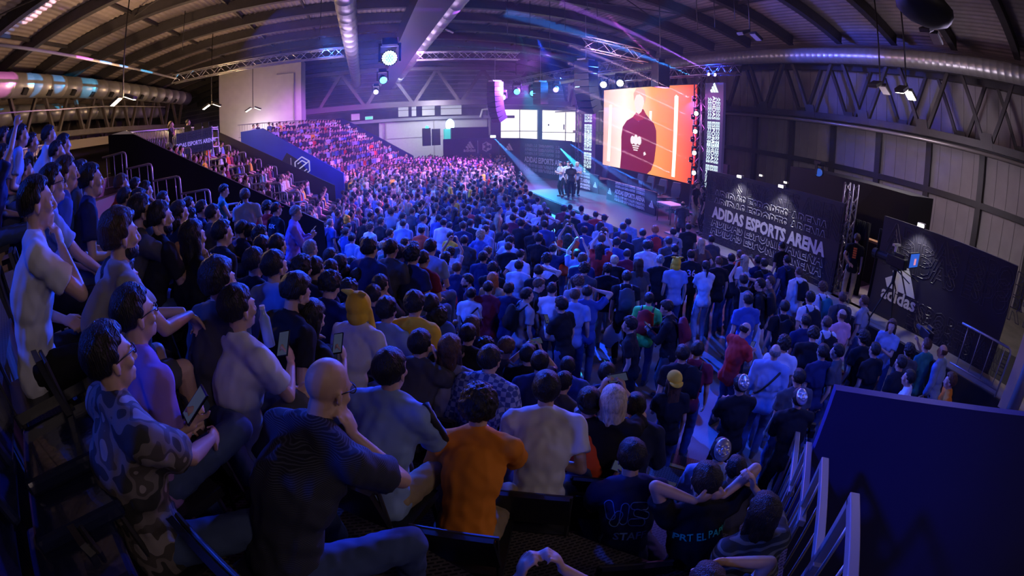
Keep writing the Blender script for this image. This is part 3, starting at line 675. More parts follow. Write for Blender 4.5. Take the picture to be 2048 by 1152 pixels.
# flood lamps on the board tops
m_fl = mat('flood_face', (0, 0, 0), .4, emit=(1, .95, .85), es=7)
def flood(label, p, side=-1):
    t = thing('flood_lamp', label, 'flood lamp', tuple(p), 'flood lamps on the boards'); MB().box((side*.12, 0, .06), (.12, .2, .09)).build('lamp_body', M_alu, t, bevel=.01); MB().box((side*.19, 0, .05), (.02, .18, .07)).build('lamp_face', m_fl, t); MB().tube([(0, 0, 0), (side*.12, 0, .05)], .012, 6).build('arm', M_black, t)
    spot((p[0] + side*.35, p[1], p[2] + .06), (p[0] + side*.08, p[1], p[2]-1.6), 55, (1, .95, .9), 95, .6, .05)
flood('flood lamp on the lettered board, nearest the screen tower', atx(1486, 358, WX)+Vector((0, 0, .02))); flood('flood lamp on the lettered board, above the word ESPORTS', atx(1569, 378, WX)+Vector((0, 0, .02))); flood('flood lamp on top of the logo board', atx(1846, 457, WX)+Vector((0, 0, .02)))
for i, (px, py) in enumerate(((1523, 351), (1572, 365), (1593, 354), (1645, 396), (1695, 395), (1730, 397), (1745, 424), (1783, 421))):
    p = atx(px, py, 14.2); t = thing('flood_lamp', 'small lit lamp on the black booth roof, %s from the screen' % (ords[i]), 'flood lamp', tuple(p), 'lamps on the black booth'); MB().box((0, 0, 0), (.1, .16, .07)).build('lamp_body', M_alu, t); MB().box((-.055, 0, 0), (.012, .14, .06)).build('lamp_face', m_fl, t)
    if i in (2, 5): point((p.x-.1, p.y, p.z+.35), 25, (1, .86, .65), .05)
p = aty(985, 273, 38.8); t = thing('flood_lamp', 'bright blue-white lamp on the far logo board', 'flood lamp', tuple(p)); MB().box((0, 0, 0), (.5, .3, .22)).build('lamp_body', M_black, t); MB().box((0, -.17, 0), (.44, .03, .18)).build('lamp_face', mat('far_flood', (0, 0, 0), .4, emit=(.6, .8, 1), es=9), t)
# speakers
def line_array(label, top, n, step, w=.9, d=.6, h=.36, tilt=.06, yaw=0.):
    t = thing('line_array_speaker', label, 'speaker stack', tuple(top), 'hanging speaker stacks', yaw)
    x, z = 0., 0.
    for k in range(n):
        a = tilt*k*k*.18; R = Matrix.Rotation(-a, 3, 'Y'); MB().box((x, 0, z - h/2), (d, w, h*.94), R).build('speaker_box', M_blackgloss, t); z -= h*math.cos(a); x += h*math.sin(a)
    MB().box((0, 0, .06), (d, w*.6, .08)).build('flying_frame', M_alu, t); MB().tube([(0, 0, .1), (0, 0, 2.5)], .015, 5).build('chain', M_alu, t)
p = aty(1172, 122, 22); line_array('tall black line array hanging beside the bright stage lamps', p, 8, .3, 1.0, .7, .34, .06, .35)
p = aty(990, 164, 31); line_array('far black line array hanging at the end of the stage truss', p, 8, .3, .9, .7, .34, .06, .35)
p = aty(1081, 165, 27); line_array('short black speaker stack hanging under the stage truss', p, 4, .3, .7, .6, .34, .05, .35)
p = aty(1321, 128, 16.5); t = thing('speaker_box', 'black speaker box hanging on a pole before the screen top', 'speaker', tuple(p)); MB().box((0, 0, -.5), (.6, .52, 1.05)).build('speaker_case', M_blackgloss, t, bevel=.02); MB().tube([(0, 0, 0), (0, 0, 3.2)], .025, 6).build('pole', M_darkpost, t, True); MB().box((0, 0, .12), (.3, .22, .22)).build('clamp', M_black, t)
p = atx(1850, 16, 8.5); t = thing('speaker_cluster', 'black covered speaker cluster hanging at the top right corner', 'speaker', tuple(p)); MB().ell((0, 0, 0), (.85, .6, .32)).build('cover', M_black, t, True); MB().box((0, 0, .3), (.7, .5, .25)).build('hanger', M_black, t)
p = aty(745, 40, 12); 
# hanging chains and cables
for i, (px, py, Y, z1) in enumerate(((1195, 95, 22, 3), (1100, 100, 24, 3), (1060, 60, 25, 2.4), (1130, 60, 21, 2.5), (1175, 20, 20, 1.6), (1032, 150, 29, 3), (1395, 60, 16, 2.4), (1430, 55, 15.5, 2), (1470, 40, 15, 2), (640, 70, 22, 2.3), (365, 100, 22, 2.3), (1015, 70, 25, 2.2))):
    p = aty(px, py, Y); t = tag(MB().tube([(p.x, p.y, p.z), (p.x, p.y, min(zr(p.x)+.4, p.z+z1))], .02, 5).build('hoist_chain', M_darkpost, None, True), None, 'chain', 'hoist chains')
    t['label'] = 'thin hoist chain hanging from the roof, one of several over the hall'
# exit sign
p = aty(738, 236, 45.2); t = thing('exit_sign', 'small lit green exit sign over the far stand', 'sign', tuple(p)); MB().box((0, 0, 0), (.75, .1, .32)).build('case', M_white, t); MB().box((0, -.06, 0), (.7, .02, .27)).build('face', mat('exit_green', (0, .1, .05), .5, emit=(.15, .9, .55), es=.9), t)
p = aty(711, 234, 45.2); t = tag(MB().box(tuple(p), (.8, .08, .6)).build('wall_notice', M_white), 'small white notice beside the exit sign', 'sign')
# glowing things at the far control area
for (px, py, Y, col, r, lb) in ((900, 250, 43.5, (.55, .9, 1), .42, 'glowing white balloon lamp above the teal box'), (854, 256, 42.5, (.05, .6, 1), .16, 'small cyan lamp on the far dark tower')):
    p = aty(px, py, Y); t = thing('balloon_lamp', lb, 'lamp', tuple(p)); MB().ell((0, 0, 0), (r, r, r*1.4)).build('bulb', mat('glow_%d' % px, (0, 0, 0), .5, emit=col, es=3), t, True); MB().tube([(0, 0, -r*1.3), (0, 0, -r*2.6)], .05, 6).build('stem', M_black, t)
p = aty(899, 268, 43.0); tag(MB().box(tuple(p), (1.0, .6, .95)).build('teal_box', mat('teal_box', (.05, .4, .35), .5, emit=(.03, .5, .42), es=.5)), 'teal box under the glowing balloon lamp', 'box')
for px, w, h in ((853, .7, 1.6), (872, .7, 1.5)): p = aty(px, 274, 42.5); t = tag(MB().box(tuple(p), (w, .6, h)).build('equipment_tower', M_black), 'dark equipment tower at the far control area, %s' % ('with the cyan lamp' if px == 853 else 'beside the teal box'), 'tower')

p = atx(1638, 345, 12.4); moving_head('blue moving head standing on the truss post behind the lettered board', tuple(p), (3, 3, 4), (.05, .15, .8), .6, .8)
a, b = atz(-30, 86, 8.7), atz(352, 157, 8.7); tag(MB().tube([a, b], .06, 8).build('pipe', M_grey, None, True), 'straight pale pipe slung under the left roof beams', 'pipe')
a, b = atx(-30, 230, -13), atx(330, 214, -15); tag(MB().tube([a, a.lerp(b, .25) + Vector((0, 0, -.05)), a.lerp(b, .5) + Vector((0, 0, .02)), b], .03, 6).build('cable', M_grey, None, True), 'thin cable strung in front of the left wall truss', 'cable')
# ------------------------------------------------------------------ people
M_skin = mat('skin', objcol=True, rough=.5, var=.06, vs=9, spec=.4)
M_cloth = mat('cloth', objcol=True, rough=.85, var=.10, vs=5, bump=.35, bs=9, spec=.25)
M_denim = mat('trouser_cloth', objcol=True, rough=.85, var=.14, vs=7, bump=.35, bs=10, spec=.25)
M_hair = mat('hair', objcol=True, rough=.5, bump=1.0, bs=60, spec=.4, stretch=(2.2, 2.2, .5), var=.35, vs=28)
M_shoe = mat('shoe', objcol=True, rough=.5)
M_eye = mat('eye_white', (.7, .68, .66), .2)
V3 = Vector
def rotm(ax, deg): return Matrix.Rotation(math.radians(deg), 3, ax)
def ik(a, t, l1, l2, pole):
    "joint between a and t (two bones), bent toward pole; returns (joint, end)"
    a, t = V3(a), V3(t); d = t - a; D = max(.05, min(d.length, (l1+l2)*.995)); d.normalize(); t = a + d*D
    x = (l1*l1 - l2*l2 + D*D)/(2*D); h = math.sqrt(max(0, l1*l1 - x*x)); p = V3(pole); p = (p - d*p.dot(d)); p = p.normalized() if p.length > 1e-4 else d.orthogonal().normalized()
    return a + d*x + p*h, t
def remesh(mb, vox, smooth=4, name='part', factor=.5):
    me = mb.mesh('raw'); o = bpy.data.objects.new('raw', me); COL.objects.link(o)
    r = o.modifiers.new('r', 'REMESH'); r.mode = 'VOXEL'; r.voxel_size = vox; r.use_smooth_shade = True
    if smooth: s = o.modifiers.new('s', 'SMOOTH'); s.factor = factor; s.iterations = smooth
    dg = bpy.context.evaluated_depsgraph_get(); out = bpy.data.meshes.new_from_object(o.evaluated_get(dg)); out.name = name
    bpy.data.objects.remove(o); bpy.data.meshes.remove(me); out.materials.clear(); return out
def wrinkle(me, amp, sc_, seed=0, n2=None):
    k = len(me.vertices); co = np.empty(k*3, np.float32); no = np.empty(k*3, np.float32); me.vertices.foreach_get('co', co); me.vertex_normals.foreach_get('vector', no)
    co = co.reshape(-1, 3); no = no.reshape(-1, 3)
    q = co*sc_ + seed*7.3
    f = (np.sin(q[:, 2]*9 + 2.2*np.sin(q[:, 0]*5 + seed) + 1.5*np.sin(q[:, 1]*6)) + np.sin(q[:, 0]*11 + q[:, 2]*5 + 2*np.sin(q[:, 1]*7)) + .7*np.sin(q[:, 1]*15 - q[:, 2]*12 + 2*np.sin(q[:, 0]*9)))/2.7
    co += no*(f*amp)[:, None]; me.vertices.foreach_set('co', co.ravel()); me.update()

def pose(kind, **k):
    d = dict(kind=kind, s=1., w=1., lean=4 if kind == 'stand' else 10, hunch=6 if kind == 'stand' else 14, tw=0, hy=0, nod=0, hr=0, L='down' if kind == 'stand' else 'thigh', R='down' if kind == 'stand' else 'thigh', legs='std', sleeve=.55, pants='long', stance=.10, hood=False, fem=0)
    d.update(k); return d
def hand(mb, W, d, n, side, lod, curl=.5, spread=0.):
    d = d.normalized(); n = (n - d*n.dot(d)); n = n.normalized() if n.length > 1e-4 else d.orthogonal(); w = d.cross(n)*side
    R = Matrix((w, d, n)).transposed()
    mb.ell(W + d*.045, (.040, .052, .017), R, 8, 6)
    if lod > 1: mb.cap(W + d*.07, W + d*.13 + n*.03*curl, .030, .020, 8); return
    for i, (x, L) in enumerate(((-.03, .068), (-.0105, .078), (.0105, .072), (.03, .056))):
        b = W + d*.085 + w*x; c = curl*(1.0 + .12*i); r = .0092 - .0006*i
        d1 = (d*math.cos(c*.7) + n*math.sin(c*.7) + w*x*spread).normalized(); m1 = b + d1*L*.55
        d2 = (d*math.cos(c*1.9) + n*math.sin(c*1.9)).normalized(); mb.cap(b - d*.02, m1, r*1.08, r, 7); mb.cap(m1, m1 + d2*L*.5, r, r*.8, 7)
    t0 = W + d*.025 - w*.030; t1 = t0 + (d*.6 - w*.6 + n*.35).normalized()*.045; mb.cap(t0, t1, .0135, .011, 7); mb.cap(t1, t1 + (d*.85 - w*.15 + n*.35).normalized()*.032, .0105, .0085, 7)

def head_prims(mb, lod):
    mb.ell((0, -.012, .040), (.076, .098, .092), None, 14, 10); mb.ell((0, .018, -.045), (.056, .068, .075), None, 12, 8)
    mb.ell((0, .066, -.088), (.026, .022, .02)); mb.ell((0, .05, .02), (.062, .045, .065), None, 10, 8)
    if lod < 3:
        mb.cap((0, .094, .026), (0, .112, -.026), .0075, .0118, 8); mb.ell((0, .084, -.062), (.024, .014, .0075)); mb.ell((0, .082, -.073), (.020, .013, .007))
        for s in (-1, 1):
            mb.ell((s*.030, .086, .036), (.024, .010, .008)); mb.ell((s*.042, .062, -.02), (.022, .026, .022))
            mb.ell((s*.078, -.008, -.008), (.010, .020, .032), rotm('Z', s*18), 8, 6); mb.ell((s*.012, .100, -.034), (.009, .010, .008))
def figure(P, lod=1):
    "body, shirt and trousers meshes in a frame facing +Y with the feet on z=0"
    s = P['s']; w = P['w']; st = P['kind'] == 'stand'; fem = P['fem']
    hip = V3((0, 0, .93*s if st else .56*s))
    u1 = rotm('X', -P['lean']) @ V3((0, 0, 1)); u2 = rotm('X', -(P['lean'] + P['hunch'])) @ V3((0, 0, 1)); r = rotm('Z', P['tw']) @ V3((1, 0, 0)); r1 = V3((1, 0, 0))
    mid = hip + u1*.24*s; shm = mid + u2*.245*s; nb = shm + u2*.045*s
    f2 = u2.cross(r); f1 = u1.cross(r1)
    sw = (.188 - .022*fem)*s*(.5 + .5*w); SH = {-1: shm - r*sw, 1: shm + r*sw}
    R1 = Matrix((r1, f1, u1)).transposed(); R2 = Matrix((r, f2, u2)).transposed()
    nd = (u2*.55 + V3((0, 0, 1))*.55 + f2*.10).normalized()
    Rh = rotm('Z', P['tw'] + P['hy']) @ rotm('X', -P['nod']) @ rotm('Y', P['hr'])
    hc = nb + nd*.066*s + Rh @ V3((0, .018, .092))*s
    Hm = Rh.to_4x4(); Hm.translation = hc; Hm = Hm @ Matrix.Scale(s*.925, 4)
    # arms
    ul, fl_ = .285*s, .25*s; A = {}
    yaw = rotm('Z', P['tw'])
    for sd, nm in ((-1, 'L'), (1, 'R')):
        a = P[nm]; S = SH[sd]; pole = V3((sd*.6, -.7, -.5)); n = V3((-sd, 0, 0)); curl = .45; hd = None
        up = lambda x, y, z: shm + yaw @ V3((x*sd*s, y*s, z*s))
        if isinstance(a, tuple): T = up(*a[:3]); pole = V3((sd*.7, -.3, -.8)); n = V3((-sd*.8, .2, -.3)); curl = .8
        elif a == 'down': T = S + V3((sd*.05, .03, -.52))*s; pole = V3((sd*.2, -1, 0)); curl = .5
        elif a == 'thigh': T = V3((sd*.12, .36, .66))*s; n = V3((0, .2, -1)); curl = .35
        elif a == 'lap': T = V3((sd*.045, .22, .68))*s; n = V3((0, .3, -1)); curl = .9; hd = V3((-sd*.8, .5, -.1))
        elif a == 'knee': T = V3((sd*.14, .50, .60))*s; n = V3((0, .2, -1)); curl = .6; hd = V3((-sd*.3, .6, -.7))
        elif a == 'fore': T = V3((sd*.05, .60, .70))*s; n = V3((0, 0, -1)); curl = .7; hd = V3((-sd*.2, .5, -.8))
        elif a == 'phone': T = up(.03, .30, -.20); n = V3((-sd, -.2, .3)); curl = 1.0; hd = V3((-sd*.3, .25, .9)); pole = V3((sd*.5, -.3, -.9))
        elif a == 'view': T = up(.09, .34, .13); n = V3((-sd, .1, 0)); curl = .9; hd = V3((-sd*.3, .2, .9)); pole = V3((sd*.8, 0, -.8))
        elif a == 'high': T = up(.10, .22, .44); n = V3((-sd, .1, 0)); curl = .9; hd = V3((-sd*.2, .2, .9)); pole = V3((sd*.9, .2, -.3))
        elif a == 'chin': T = hc + Rh @ V3((sd*.035, .095, -.205))*s; n = V3((-sd*.5, -.8, 0)); curl = 1.2; hd = V3((-sd*.15, -.05, 1)); pole = V3((sd*.4, .4, -1))
        elif a == 'face': T = hc + Rh @ V3((sd*.085, .085, -.15))*s; n = V3((-sd*.9, -.4, 0)); curl = .5; hd = V3((-sd*.12, -.1, 1)); pole = V3((sd*.5, .6, -1))
        elif a == 'brow': T = hc + Rh @ V3((sd*.14, .10, .02))*s; n = V3((0, -1, -.2)); curl = .4; hd = V3((-sd*1, -.1, .35)); pole = V3((sd*1, .1, .1))
        elif a == 'behind': T = hc + Rh @ V3((sd*.09, -.10, -.03))*s; n = V3((0, .9, .3)); curl = .5; hd = V3((-sd*1, -.1, .2)); pole = V3((sd*1, .35, .1))
        elif a == 'cross': T = mid + f2*.19*s - r*sd*.08*s + u2*.10*s; n = -f2; curl = .5; hd = -r*sd + u2*.2; pole = V3((sd*.9, .1, -.8))
        elif a == 'hipb': T = hip + V3((sd*.10, -.15, .10))*s; n = V3((0, -1, 0)); curl = .5; hd = V3((-sd*.8, -.1, -.4)); pole = V3((sd, -.6, 0))
        elif a == 'out': T = S + V3((sd*.22, .12, -.42))*s; pole = V3((sd*.9, -.6, 0))
        E_, Wt = ik(S, T, ul, fl_, pole); A[sd] = (S, E_, Wt, hd or (Wt - E_).normalized(), n, curl)
    # legs
    tl, sl = (.435*s, .42*s); Lg = {}
    for sd in (-1, 1):
        J = hip + V3((sd*.092*s*(.6+.4*w), 0, -.02*s))
        lg = P['legs']
        if st:
            an = {'std': V3((sd*P['stance'], -.01 + .02*sd, .085)), 'walk': V3((sd*.08, .28*sd, .10 if sd > 0 else .13)), 'hip': V3((sd*.13, .05*sd, .085))}.get(lg, V3((sd*P['stance'], 0, .085)))*s; pole = V3((sd*.15, 1, 0)); fd = V3((sd*.25, 1, 0))
        else:
            an = {'std': V3((sd*.13, .40, .09)), 'wide': V3((sd*.22, .42, .09)), 'tuck': V3((sd*.12, .22, .09)), 'up': V3((sd*.12, .46, .30)), 'cross': (V3((.10, .44, .09)) if sd < 0 else V3((-.22, .52, .50))), 'out': V3((sd*.14, .62, .09))}[lg]*s
            pole = V3((sd*(.5 if lg == 'wide' else .18), .4, 1)); fd = V3((sd*.2, 1, 0))
        if lg == 'cross' and not st and sd > 0: pole = V3((1, .3, .4)); fd = V3((-.7, .5, .25))
        K, An = ik(J, an, tl, sl, pole); Lg[sd] = (J, K, An, fd.normalized())
    # ---- body
    b = MB()
    def torso(b, g, low=False):
        b.ell(hip + u1*.02*s, ((.150+.012*fem)*w*s+g, .108*w*s+g, .115*s+g), R1, 12, 8); b.ell(hip + u1*.14*s, ((.136-.012*fem)*w*s+g, .098*w*s+g, .14*s+g), R1, 12, 8)
        b.ell(mid + u2*.06*s, (.160*w*s+g, .116*w*s+g, .16*s+g), R2, 12, 8); b.ell(mid + u2*.14*s + f2*.012*s, (.168*s*(.5+.5*w)+g, .112*s*(.6+.4*w)+g, .12*s+g), R2, 12, 8)
        b.cap(SH[-1], SH[1], .055*s+g, .055*s+g)
        for sd in (-1, 1): b.cap(nb + nd*.012*s - f2*.016*s, SH[sd] + u2*.006*s, .058*s+g*.8, .048*s+g*.8); b.ell(hip + V3((sd*.07*s, -.045*s, -.045*s)), .088*s*(.6+.4*w)+g)
        if fem:
            for sd in (-1, 1): b.ell(mid + u2*.10*s + f2*.085*s + r*sd*.065*s, .058*s+g)
    torso(b, -.002)
    b.cap(nb - nd*.03*s, hc - Rh @ V3((0, .02, .05))*s, .054*s, .050*s)
    hm = MB(); head_prims(hm, lod); b.add([Hm @ V3(q) for q in hm.v], hm.f)
    for sd in (-1, 1):
        S, E_, Wt, hd, n, curl = A[sd]; th = .9 if fem else 1.
        b.cap(S, S.lerp(E_, .45), .050*s*th, .044*s*th); b.cap(S.lerp(E_, .45), E_, .044*s*th, .036*s*th); b.cap(E_, E_.lerp(Wt, .35), .037*s*th, .036*s*th); b.cap(E_.lerp(Wt, .35), Wt, .036*s*th, .024*s*th)
        hand(b, Wt, hd, n, sd, lod, curl)
        J, K, An, fd = Lg[sd]; b.cap(J, K, .078*s*(.5+.5*w), .055*s); b.cap(K, K.lerp(An, .35), .052*s, .054*s); b.cap(K.lerp(An, .35), An, .052*s, .034*s); b.cap(An - V3((0, 0, .03*s)), An + fd*.13*s - V3((0, 0, .045*s)), .036*s, .028*s)
    vox = (.0078, .013, .022, .045)[lod]
    body = remesh(b, vox, (2, 2, 1, 0)[lod], 'body', .45); body.materials.append(M_skin)
    # ---- shirt
    g = .016 + (.008 if P['sleeve'] > .6 else 0); t = MB(); torso(t, g)
    t.ell(hip - u1*.03*s, (.158*w*s+g, .118*w*s+g, .10*s+g), R1, 12, 8)
    if st: t.ell(hip - V3((0, 0, .07*s)), (.150*w*s+g, .112*w*s+g, .07*s+g), R1, 12, 8)
    for sd in (-1, 1):
        S, E_, Wt, hd, n, curl = A[sd]; k = P['sleeve']
        if k <= .001: continue
        if k <= 1: t.cap(S, S.lerp(E_, k*.8), .057*s+g, .054*s+g); e_ = S.lerp(E_, k*.8); ax = (E_-S).normalized(); t.tube([e_ - ax*.02, e_ + ax*.055*s, e_ + ax*.058*s], 0, 12, True, [.052*s+g, .060*s+g, .052*s+g])
        else: t.cap(S, E_, .055*s+g, .046*s+g); t.cap(E_, E_.lerp(Wt, k-1), .046*s+g, .034*s+g)
    if P['hood']: t.ell(nb - f2*.055*s - u2*.02*s, (.125*s, .06*s, .085*s), R2, 12, 8); t.cap(nb - r*.08*s, nb + r*.08*s - f2*.0, .05*s, .05*s)
    vs = (.012, .017, .026, .05)[lod]
    shirt = remesh(t, vs, (6, 5, 2, 0)[lod], 'shirt'); shirt.materials.append(M_cloth)
    # ---- trousers
    p = MB(); g = .012; p.ell(hip - u1*.01*s, (.146*w*s+g, .106*w*s+g, .115*s), R1, 12, 8)
    for sd in (-1, 1):
        J, K, An, fd = Lg[sd]; p.ell(hip + V3((sd*.072*s, -.045*s, -.05*s)), .080*s*(.6+.4*w)+.006)
        if P['pants'] == 'shorts': p.cap(J, J.lerp(K, .82), .084*s*(.5+.5*w)+g, .068*s+g)
        else: p.cap(J, K, .080*s*(.5+.5*w)+g, .062*s+g); p.cap(K, K.lerp(An, .5), .062*s+g, .056*s+g); p.cap(K.lerp(An, .5), An + (K-An).normalized()*.03*s, .056*s+g, .050*s+g)
    tr = remesh(p, vs, (5, 4, 2, 0)[lod], 'trousers'); tr.materials.append(M_denim)
    if lod <= 1: wrinkle(shirt, .006, 5.2, sum(map(ord, str(P))) % 17); wrinkle(tr, .005, 5.5, 3)
    feet = []
    for sd in (-1, 1):
        J, K, An, fd = Lg[sd]; f = fd.normalized(); z = V3((0, 0, 1)); 
        x = f.cross(z).normalized(); z2 = x.cross(f); M = Matrix((x, f, z2)).transposed().to_4x4(); M.translation = An - z2*.085*s; feet.append(M @ Matrix.Scale(s, 4))
    return dict(body=body, shirt=shirt, trousers=tr, feet=feet, Hm=Hm, hc=hc, nb=nb, shm=shm, f2=f2, u2=u2, r=r, mid=mid, A=A, hip=hip, s=s, kind=P['kind'], Rh=Rh, pants=P['pants'], Lg=Lg)
# shared small meshes --------------------------------------------------------
def shoe_mesh():
    b = MB(); b.ell((0, .0, .05), (.045, .075, .055)); b.ell((0, .10, .036), (.046, .085, .036)); b.cap((0, -.04, .02), (0, .15, .018), .038, .04); b.cap((0, -.02, .06), (0, -.015, .10), .042, .044)
    me = remesh(b, .011, 2, 'shoe'); me.materials.append(M_shoe); return me
SHOE = shoe_mesh()
def hair_mesh(style):
    b = MB(); rs = np.random.RandomState(5)
    N = 620; g = math.pi*(3-5**.5)
    curly = style in ('curly', 'afro'); base = {'buzz': .004, 'short': .008, 'quiff': .010, 'curly': .022, 'afro': .05, 'long': .017, 'pony': .012, 'bob': .018, 'messy': .014, 'bald': .003}[style]
    for i in range(N):
        z = 1 - 2*(i+.5)/N; a = i*g; d = V3((math.sqrt(1-z*z)*math.cos(a), math.sqrt(1-z*z)*math.sin(a), z))
        front = d.y; lim = .62 if front > .55 else (.35 if front > .25 else (-.12 if front > -.25 else -.52))
        if style in ('bob', 'long') and front < .15: lim = -.75
        if style == 'bald':
            if z > .25 or front > -.1: continue
        if z < lim: continue
        c = V3((d.x*.078, -.012 + d.y*.099, .038 + d.z*.094)); j = rs.uniform(-.3, 1, 3) if curly or style == 'messy' else rs.uniform(-.15, .25, 3)
        ext = base*(1 + (.7*max(0, z) if style in ('short', 'quiff', 'messy') else 0) + (.8*max(0, front) if style == 'quiff' else 0))
        q = c + d*ext*(.55 + .25*j[0]); b.ell(q, (.0130 + ext*.45)*(1 + .15*j[1]), None, 7, 5)
    if style == 'long':
        for k in range(13):
            x = -.085 + .17*k/12; y = -.07 - .02*math.cos(x*18) + (.05 if abs(x) > .07 else 0); b.cap((x, y, .0), (x*1.15, y - .045 + .02*rs.rand(), -.30 - .05*rs.rand()), .032, .018, 7)
    if style == 'bob':
        for k in range(13):
            a = math.pi*(.06 + .88*k/12); x, y = .085*math.cos(a), -.015 - .085*math.sin(a); b.cap((x, y, .02), (x*1.05, y*1.0, -.14), .03, .022, 7)
    if style == 'pony': b.ell((0, -.115, .04), .03); b.cap((0, -.13, .03), (0, -.15, -.08), .03, .026); b.cap((0, -.15, -.08), (0, -.13, -.2), .026, .01)
    me = remesh(b, .0085, 1 if curly or style == 'messy' else 2, 'hair'); me.materials.append(M_hair)
    if style != 'bald': wrinkle(me, .004 if not curly else .008, 7 if not curly else 11, 2)
    return me
HAIR = {k: hair_mesh(k) for k in ('buzz', 'short', 'quiff', 'curly', 'long', 'pony', 'bob', 'messy', 'bald')}
def cap_mesh():
    b = MB(); b.ell((0, -.012, .055), (.088, .108, .085), None, 18, 12); me1 = b
    bm = bmesh.new(); me = b.mesh('cap', True); bm.from_mesh(me); bmesh.ops.bisect_plane(bm, geom=bm.verts[:]+bm.edges[:]+bm.faces[:], plane_co=(0, 0, .045), plane_no=(0, -.12, 1), clear_inner=True); bm.to_mesh(me); bm.free(); return me
CAPM = cap_mesh(); CAPM.materials.append(M_cloth)
def brim_mesh():
    mb = MB(); n = 10; top = []; bot = []
    for i in range(n+1):
        a = PI*(i/n); top.append((.078*math.cos(a), .07 + .085*math.sin(a), .052 - .02*math.sin(a)))
    mb.prism(top, (0, 0, -.008)); me = mb.mesh('brim', True); me.materials.append(M_cloth); return me
BRIM = brim_mesh()
def beard_mesh():
    b = MB(); b.ell((0, .022, -.062), (.060, .069, .056), None, 12, 9); b.ell((0, .066, -.09), (.03, .026, .025)); me = remesh(b, .008, 1, 'beard')
    bm = bmesh.new(); bm.from_mesh(me); g = [f for f in bm.faces if f.calc_center_median().z > -.045 - max(0, f.calc_center_median().y)*.12 or f.calc_center_median().y < -.02]; bmesh.ops.delete(bm, geom=g, context='FACES'); bm.to_mesh(me); bm.free(); me.materials.append(M_hair); return me
BEARD = beard_mesh()
def plush_mesh():
    b = MB(); b.ell((0, -.015, .045), (.108, .122, .120), None, 14, 10); b.ell((0, -.05, -.05), (.100, .085, .09), None, 12, 8)
    for s in (-1, 1): b.cap((s*.085, .02, -.01), (s*.10, .045, -.32), .030, .024); b.cap((s*.06, -.03, .15), (s*.13, -.06, .17), .034, .012)
    me = remesh(b, .01, 3, 'plush_hood'); 
    bm = bmesh.new(); bm.from_mesh(me); g = [f for f in bm.faces if f.calc_center_median().y > .055 and f.calc_center_median().z < .075 and abs(f.calc_center_median().x) < .07]; bmesh.ops.delete(bm, geom=g, context='FACES'); bm.to_mesh(me); bm.free(); me.materials.append(M_cloth); return me
PLUSH = plush_mesh()
def mask_mesh():
    b = MB(); b.ell((0, 0, 0), (.078, .05, .105), None, 16, 12); b.cap((0, .045, .02), (0, .062, -.02), .008, .014); b.ell((0, .045, -.05), (.03, .014, .01))
    for s in (-1, 1): b.ell((s*.03, .046, .035), (.022, .01, .008)); b.ell((s*.045, .036, -.012), (.022, .018, .02)); b.cap((s*.01, .056, -.04), (s*.045, .045, -.03), .006, .004)
    me = remesh(b, .007, 2, 'mask'); me.materials.append(mat('mask_silver', (.62, .62, .64), .28, metal=.6)); return me
MASK = mask_mesh()
def glasses_mesh():
    mb = MB()
    for s in (-1, 1):
        mb.tube([(s*.033 + .024*math.cos(a), .101 - .01*abs(math.cos(a))*0, .018 + .018*math.sin(a)) for a in [2*PI*k/14 for k in range(15)]], .0028, 5); mb.tube([(s*.057, .099, .022), (s*.082, .03, .020), (s*.082, -.02, .008)], .0026, 5)
    mb.tube([(-.009, .104, .020), (.009, .104, .020)], .0026, 5); me = mb.mesh('glasses', True); me.materials.append(M_blackgloss); return me
GLASSES = glasses_mesh()
def pack_mesh():
    b = MB(); b.ell((0, -.02, 0), (.15, .085, .22), None, 12, 10); b.ell((0, -.085, -.07), (.11, .055, .11), None, 10, 8); b.box((0, .02, -.02), (.26, .08, .36)); me = remesh(b, .016, 4, 'backpack'); me.materials.append(M_cloth); return me
PACK = pack_mesh()
def strap_mesh(P):
    mb = MB()
    return mb
SKINS = dict(a=(.56, .36, .27), b=(.48, .29, .20), c=(.62, .42, .33), d=(.30, .17, .11))
HCOL = dict(d=(.012, .009, .008), b=(.045, .024, .014), n=(.10, .05, .025), y=(.55, .40, .22), g=(.22, .21, .2), o=(.5, .14, .03), w=(.62, .52, .40), r=(.16, .03, .02))
CL = dict(black=(.012, .012, .015), navy=(.018, .026, .09), blue=(.05, .10, .34), lblue=(.25, .36, .62), white=(.64, .66, .74), grey=(.30, .30, .33), dgrey=(.07, .07, .08), orange=(.78, .24, .02), red=(.55, .035, .03), rorange=(.72, .09, .03), maroon=(.20, .02, .04), teal=(.03, .19, .21), green=(.10, .75, .12), yellow=(.85, .50, .03), beige=(.55, .38, .20), pink=(.72, .34, .38), brown=(.16, .08, .05), purple=(.28, .16, .45), jean=(.055, .085, .19), ljean=(.34, .38, .50), camo=(.2, .2, .16), khaki=(.36, .28, .18), olive=(.22, .25, .05))
def camo_mat():
    m = bpy.data.materials.new('camouflage'); m.use_nodes = True; nt = m.node_tree; N = nt.nodes; L = nt.links; b = N['Principled BSDF']; b.inputs['Roughness'].default_value = .85
    tc = N.new('ShaderNodeTexCoord'); n = N.new('ShaderNodeTexNoise'); n.inputs['Scale'].default_value = 9; n.inputs['Detail'].default_value = 1; L.new(tc.outputs['Object'], n.inputs['Vector'])
    r = N.new('ShaderNodeValToRGB'); r.color_ramp.interpolation = 'CONSTANT'; e = r.color_ramp.elements; e[0].color = (.03, .03, .03, 1); e[1].position = .43; e[1].color = (.15, .13, .125, 1)
    for p, c in ((.52, (.07, .06, .055)), (.6, (.26, .23, .23))): q = e.new(p); q.color = (*c, 1)
    L.new(n.outputs['Fac'], r.inputs[0]); L.new(r.outputs[0], b.inputs['Base Color']); return m
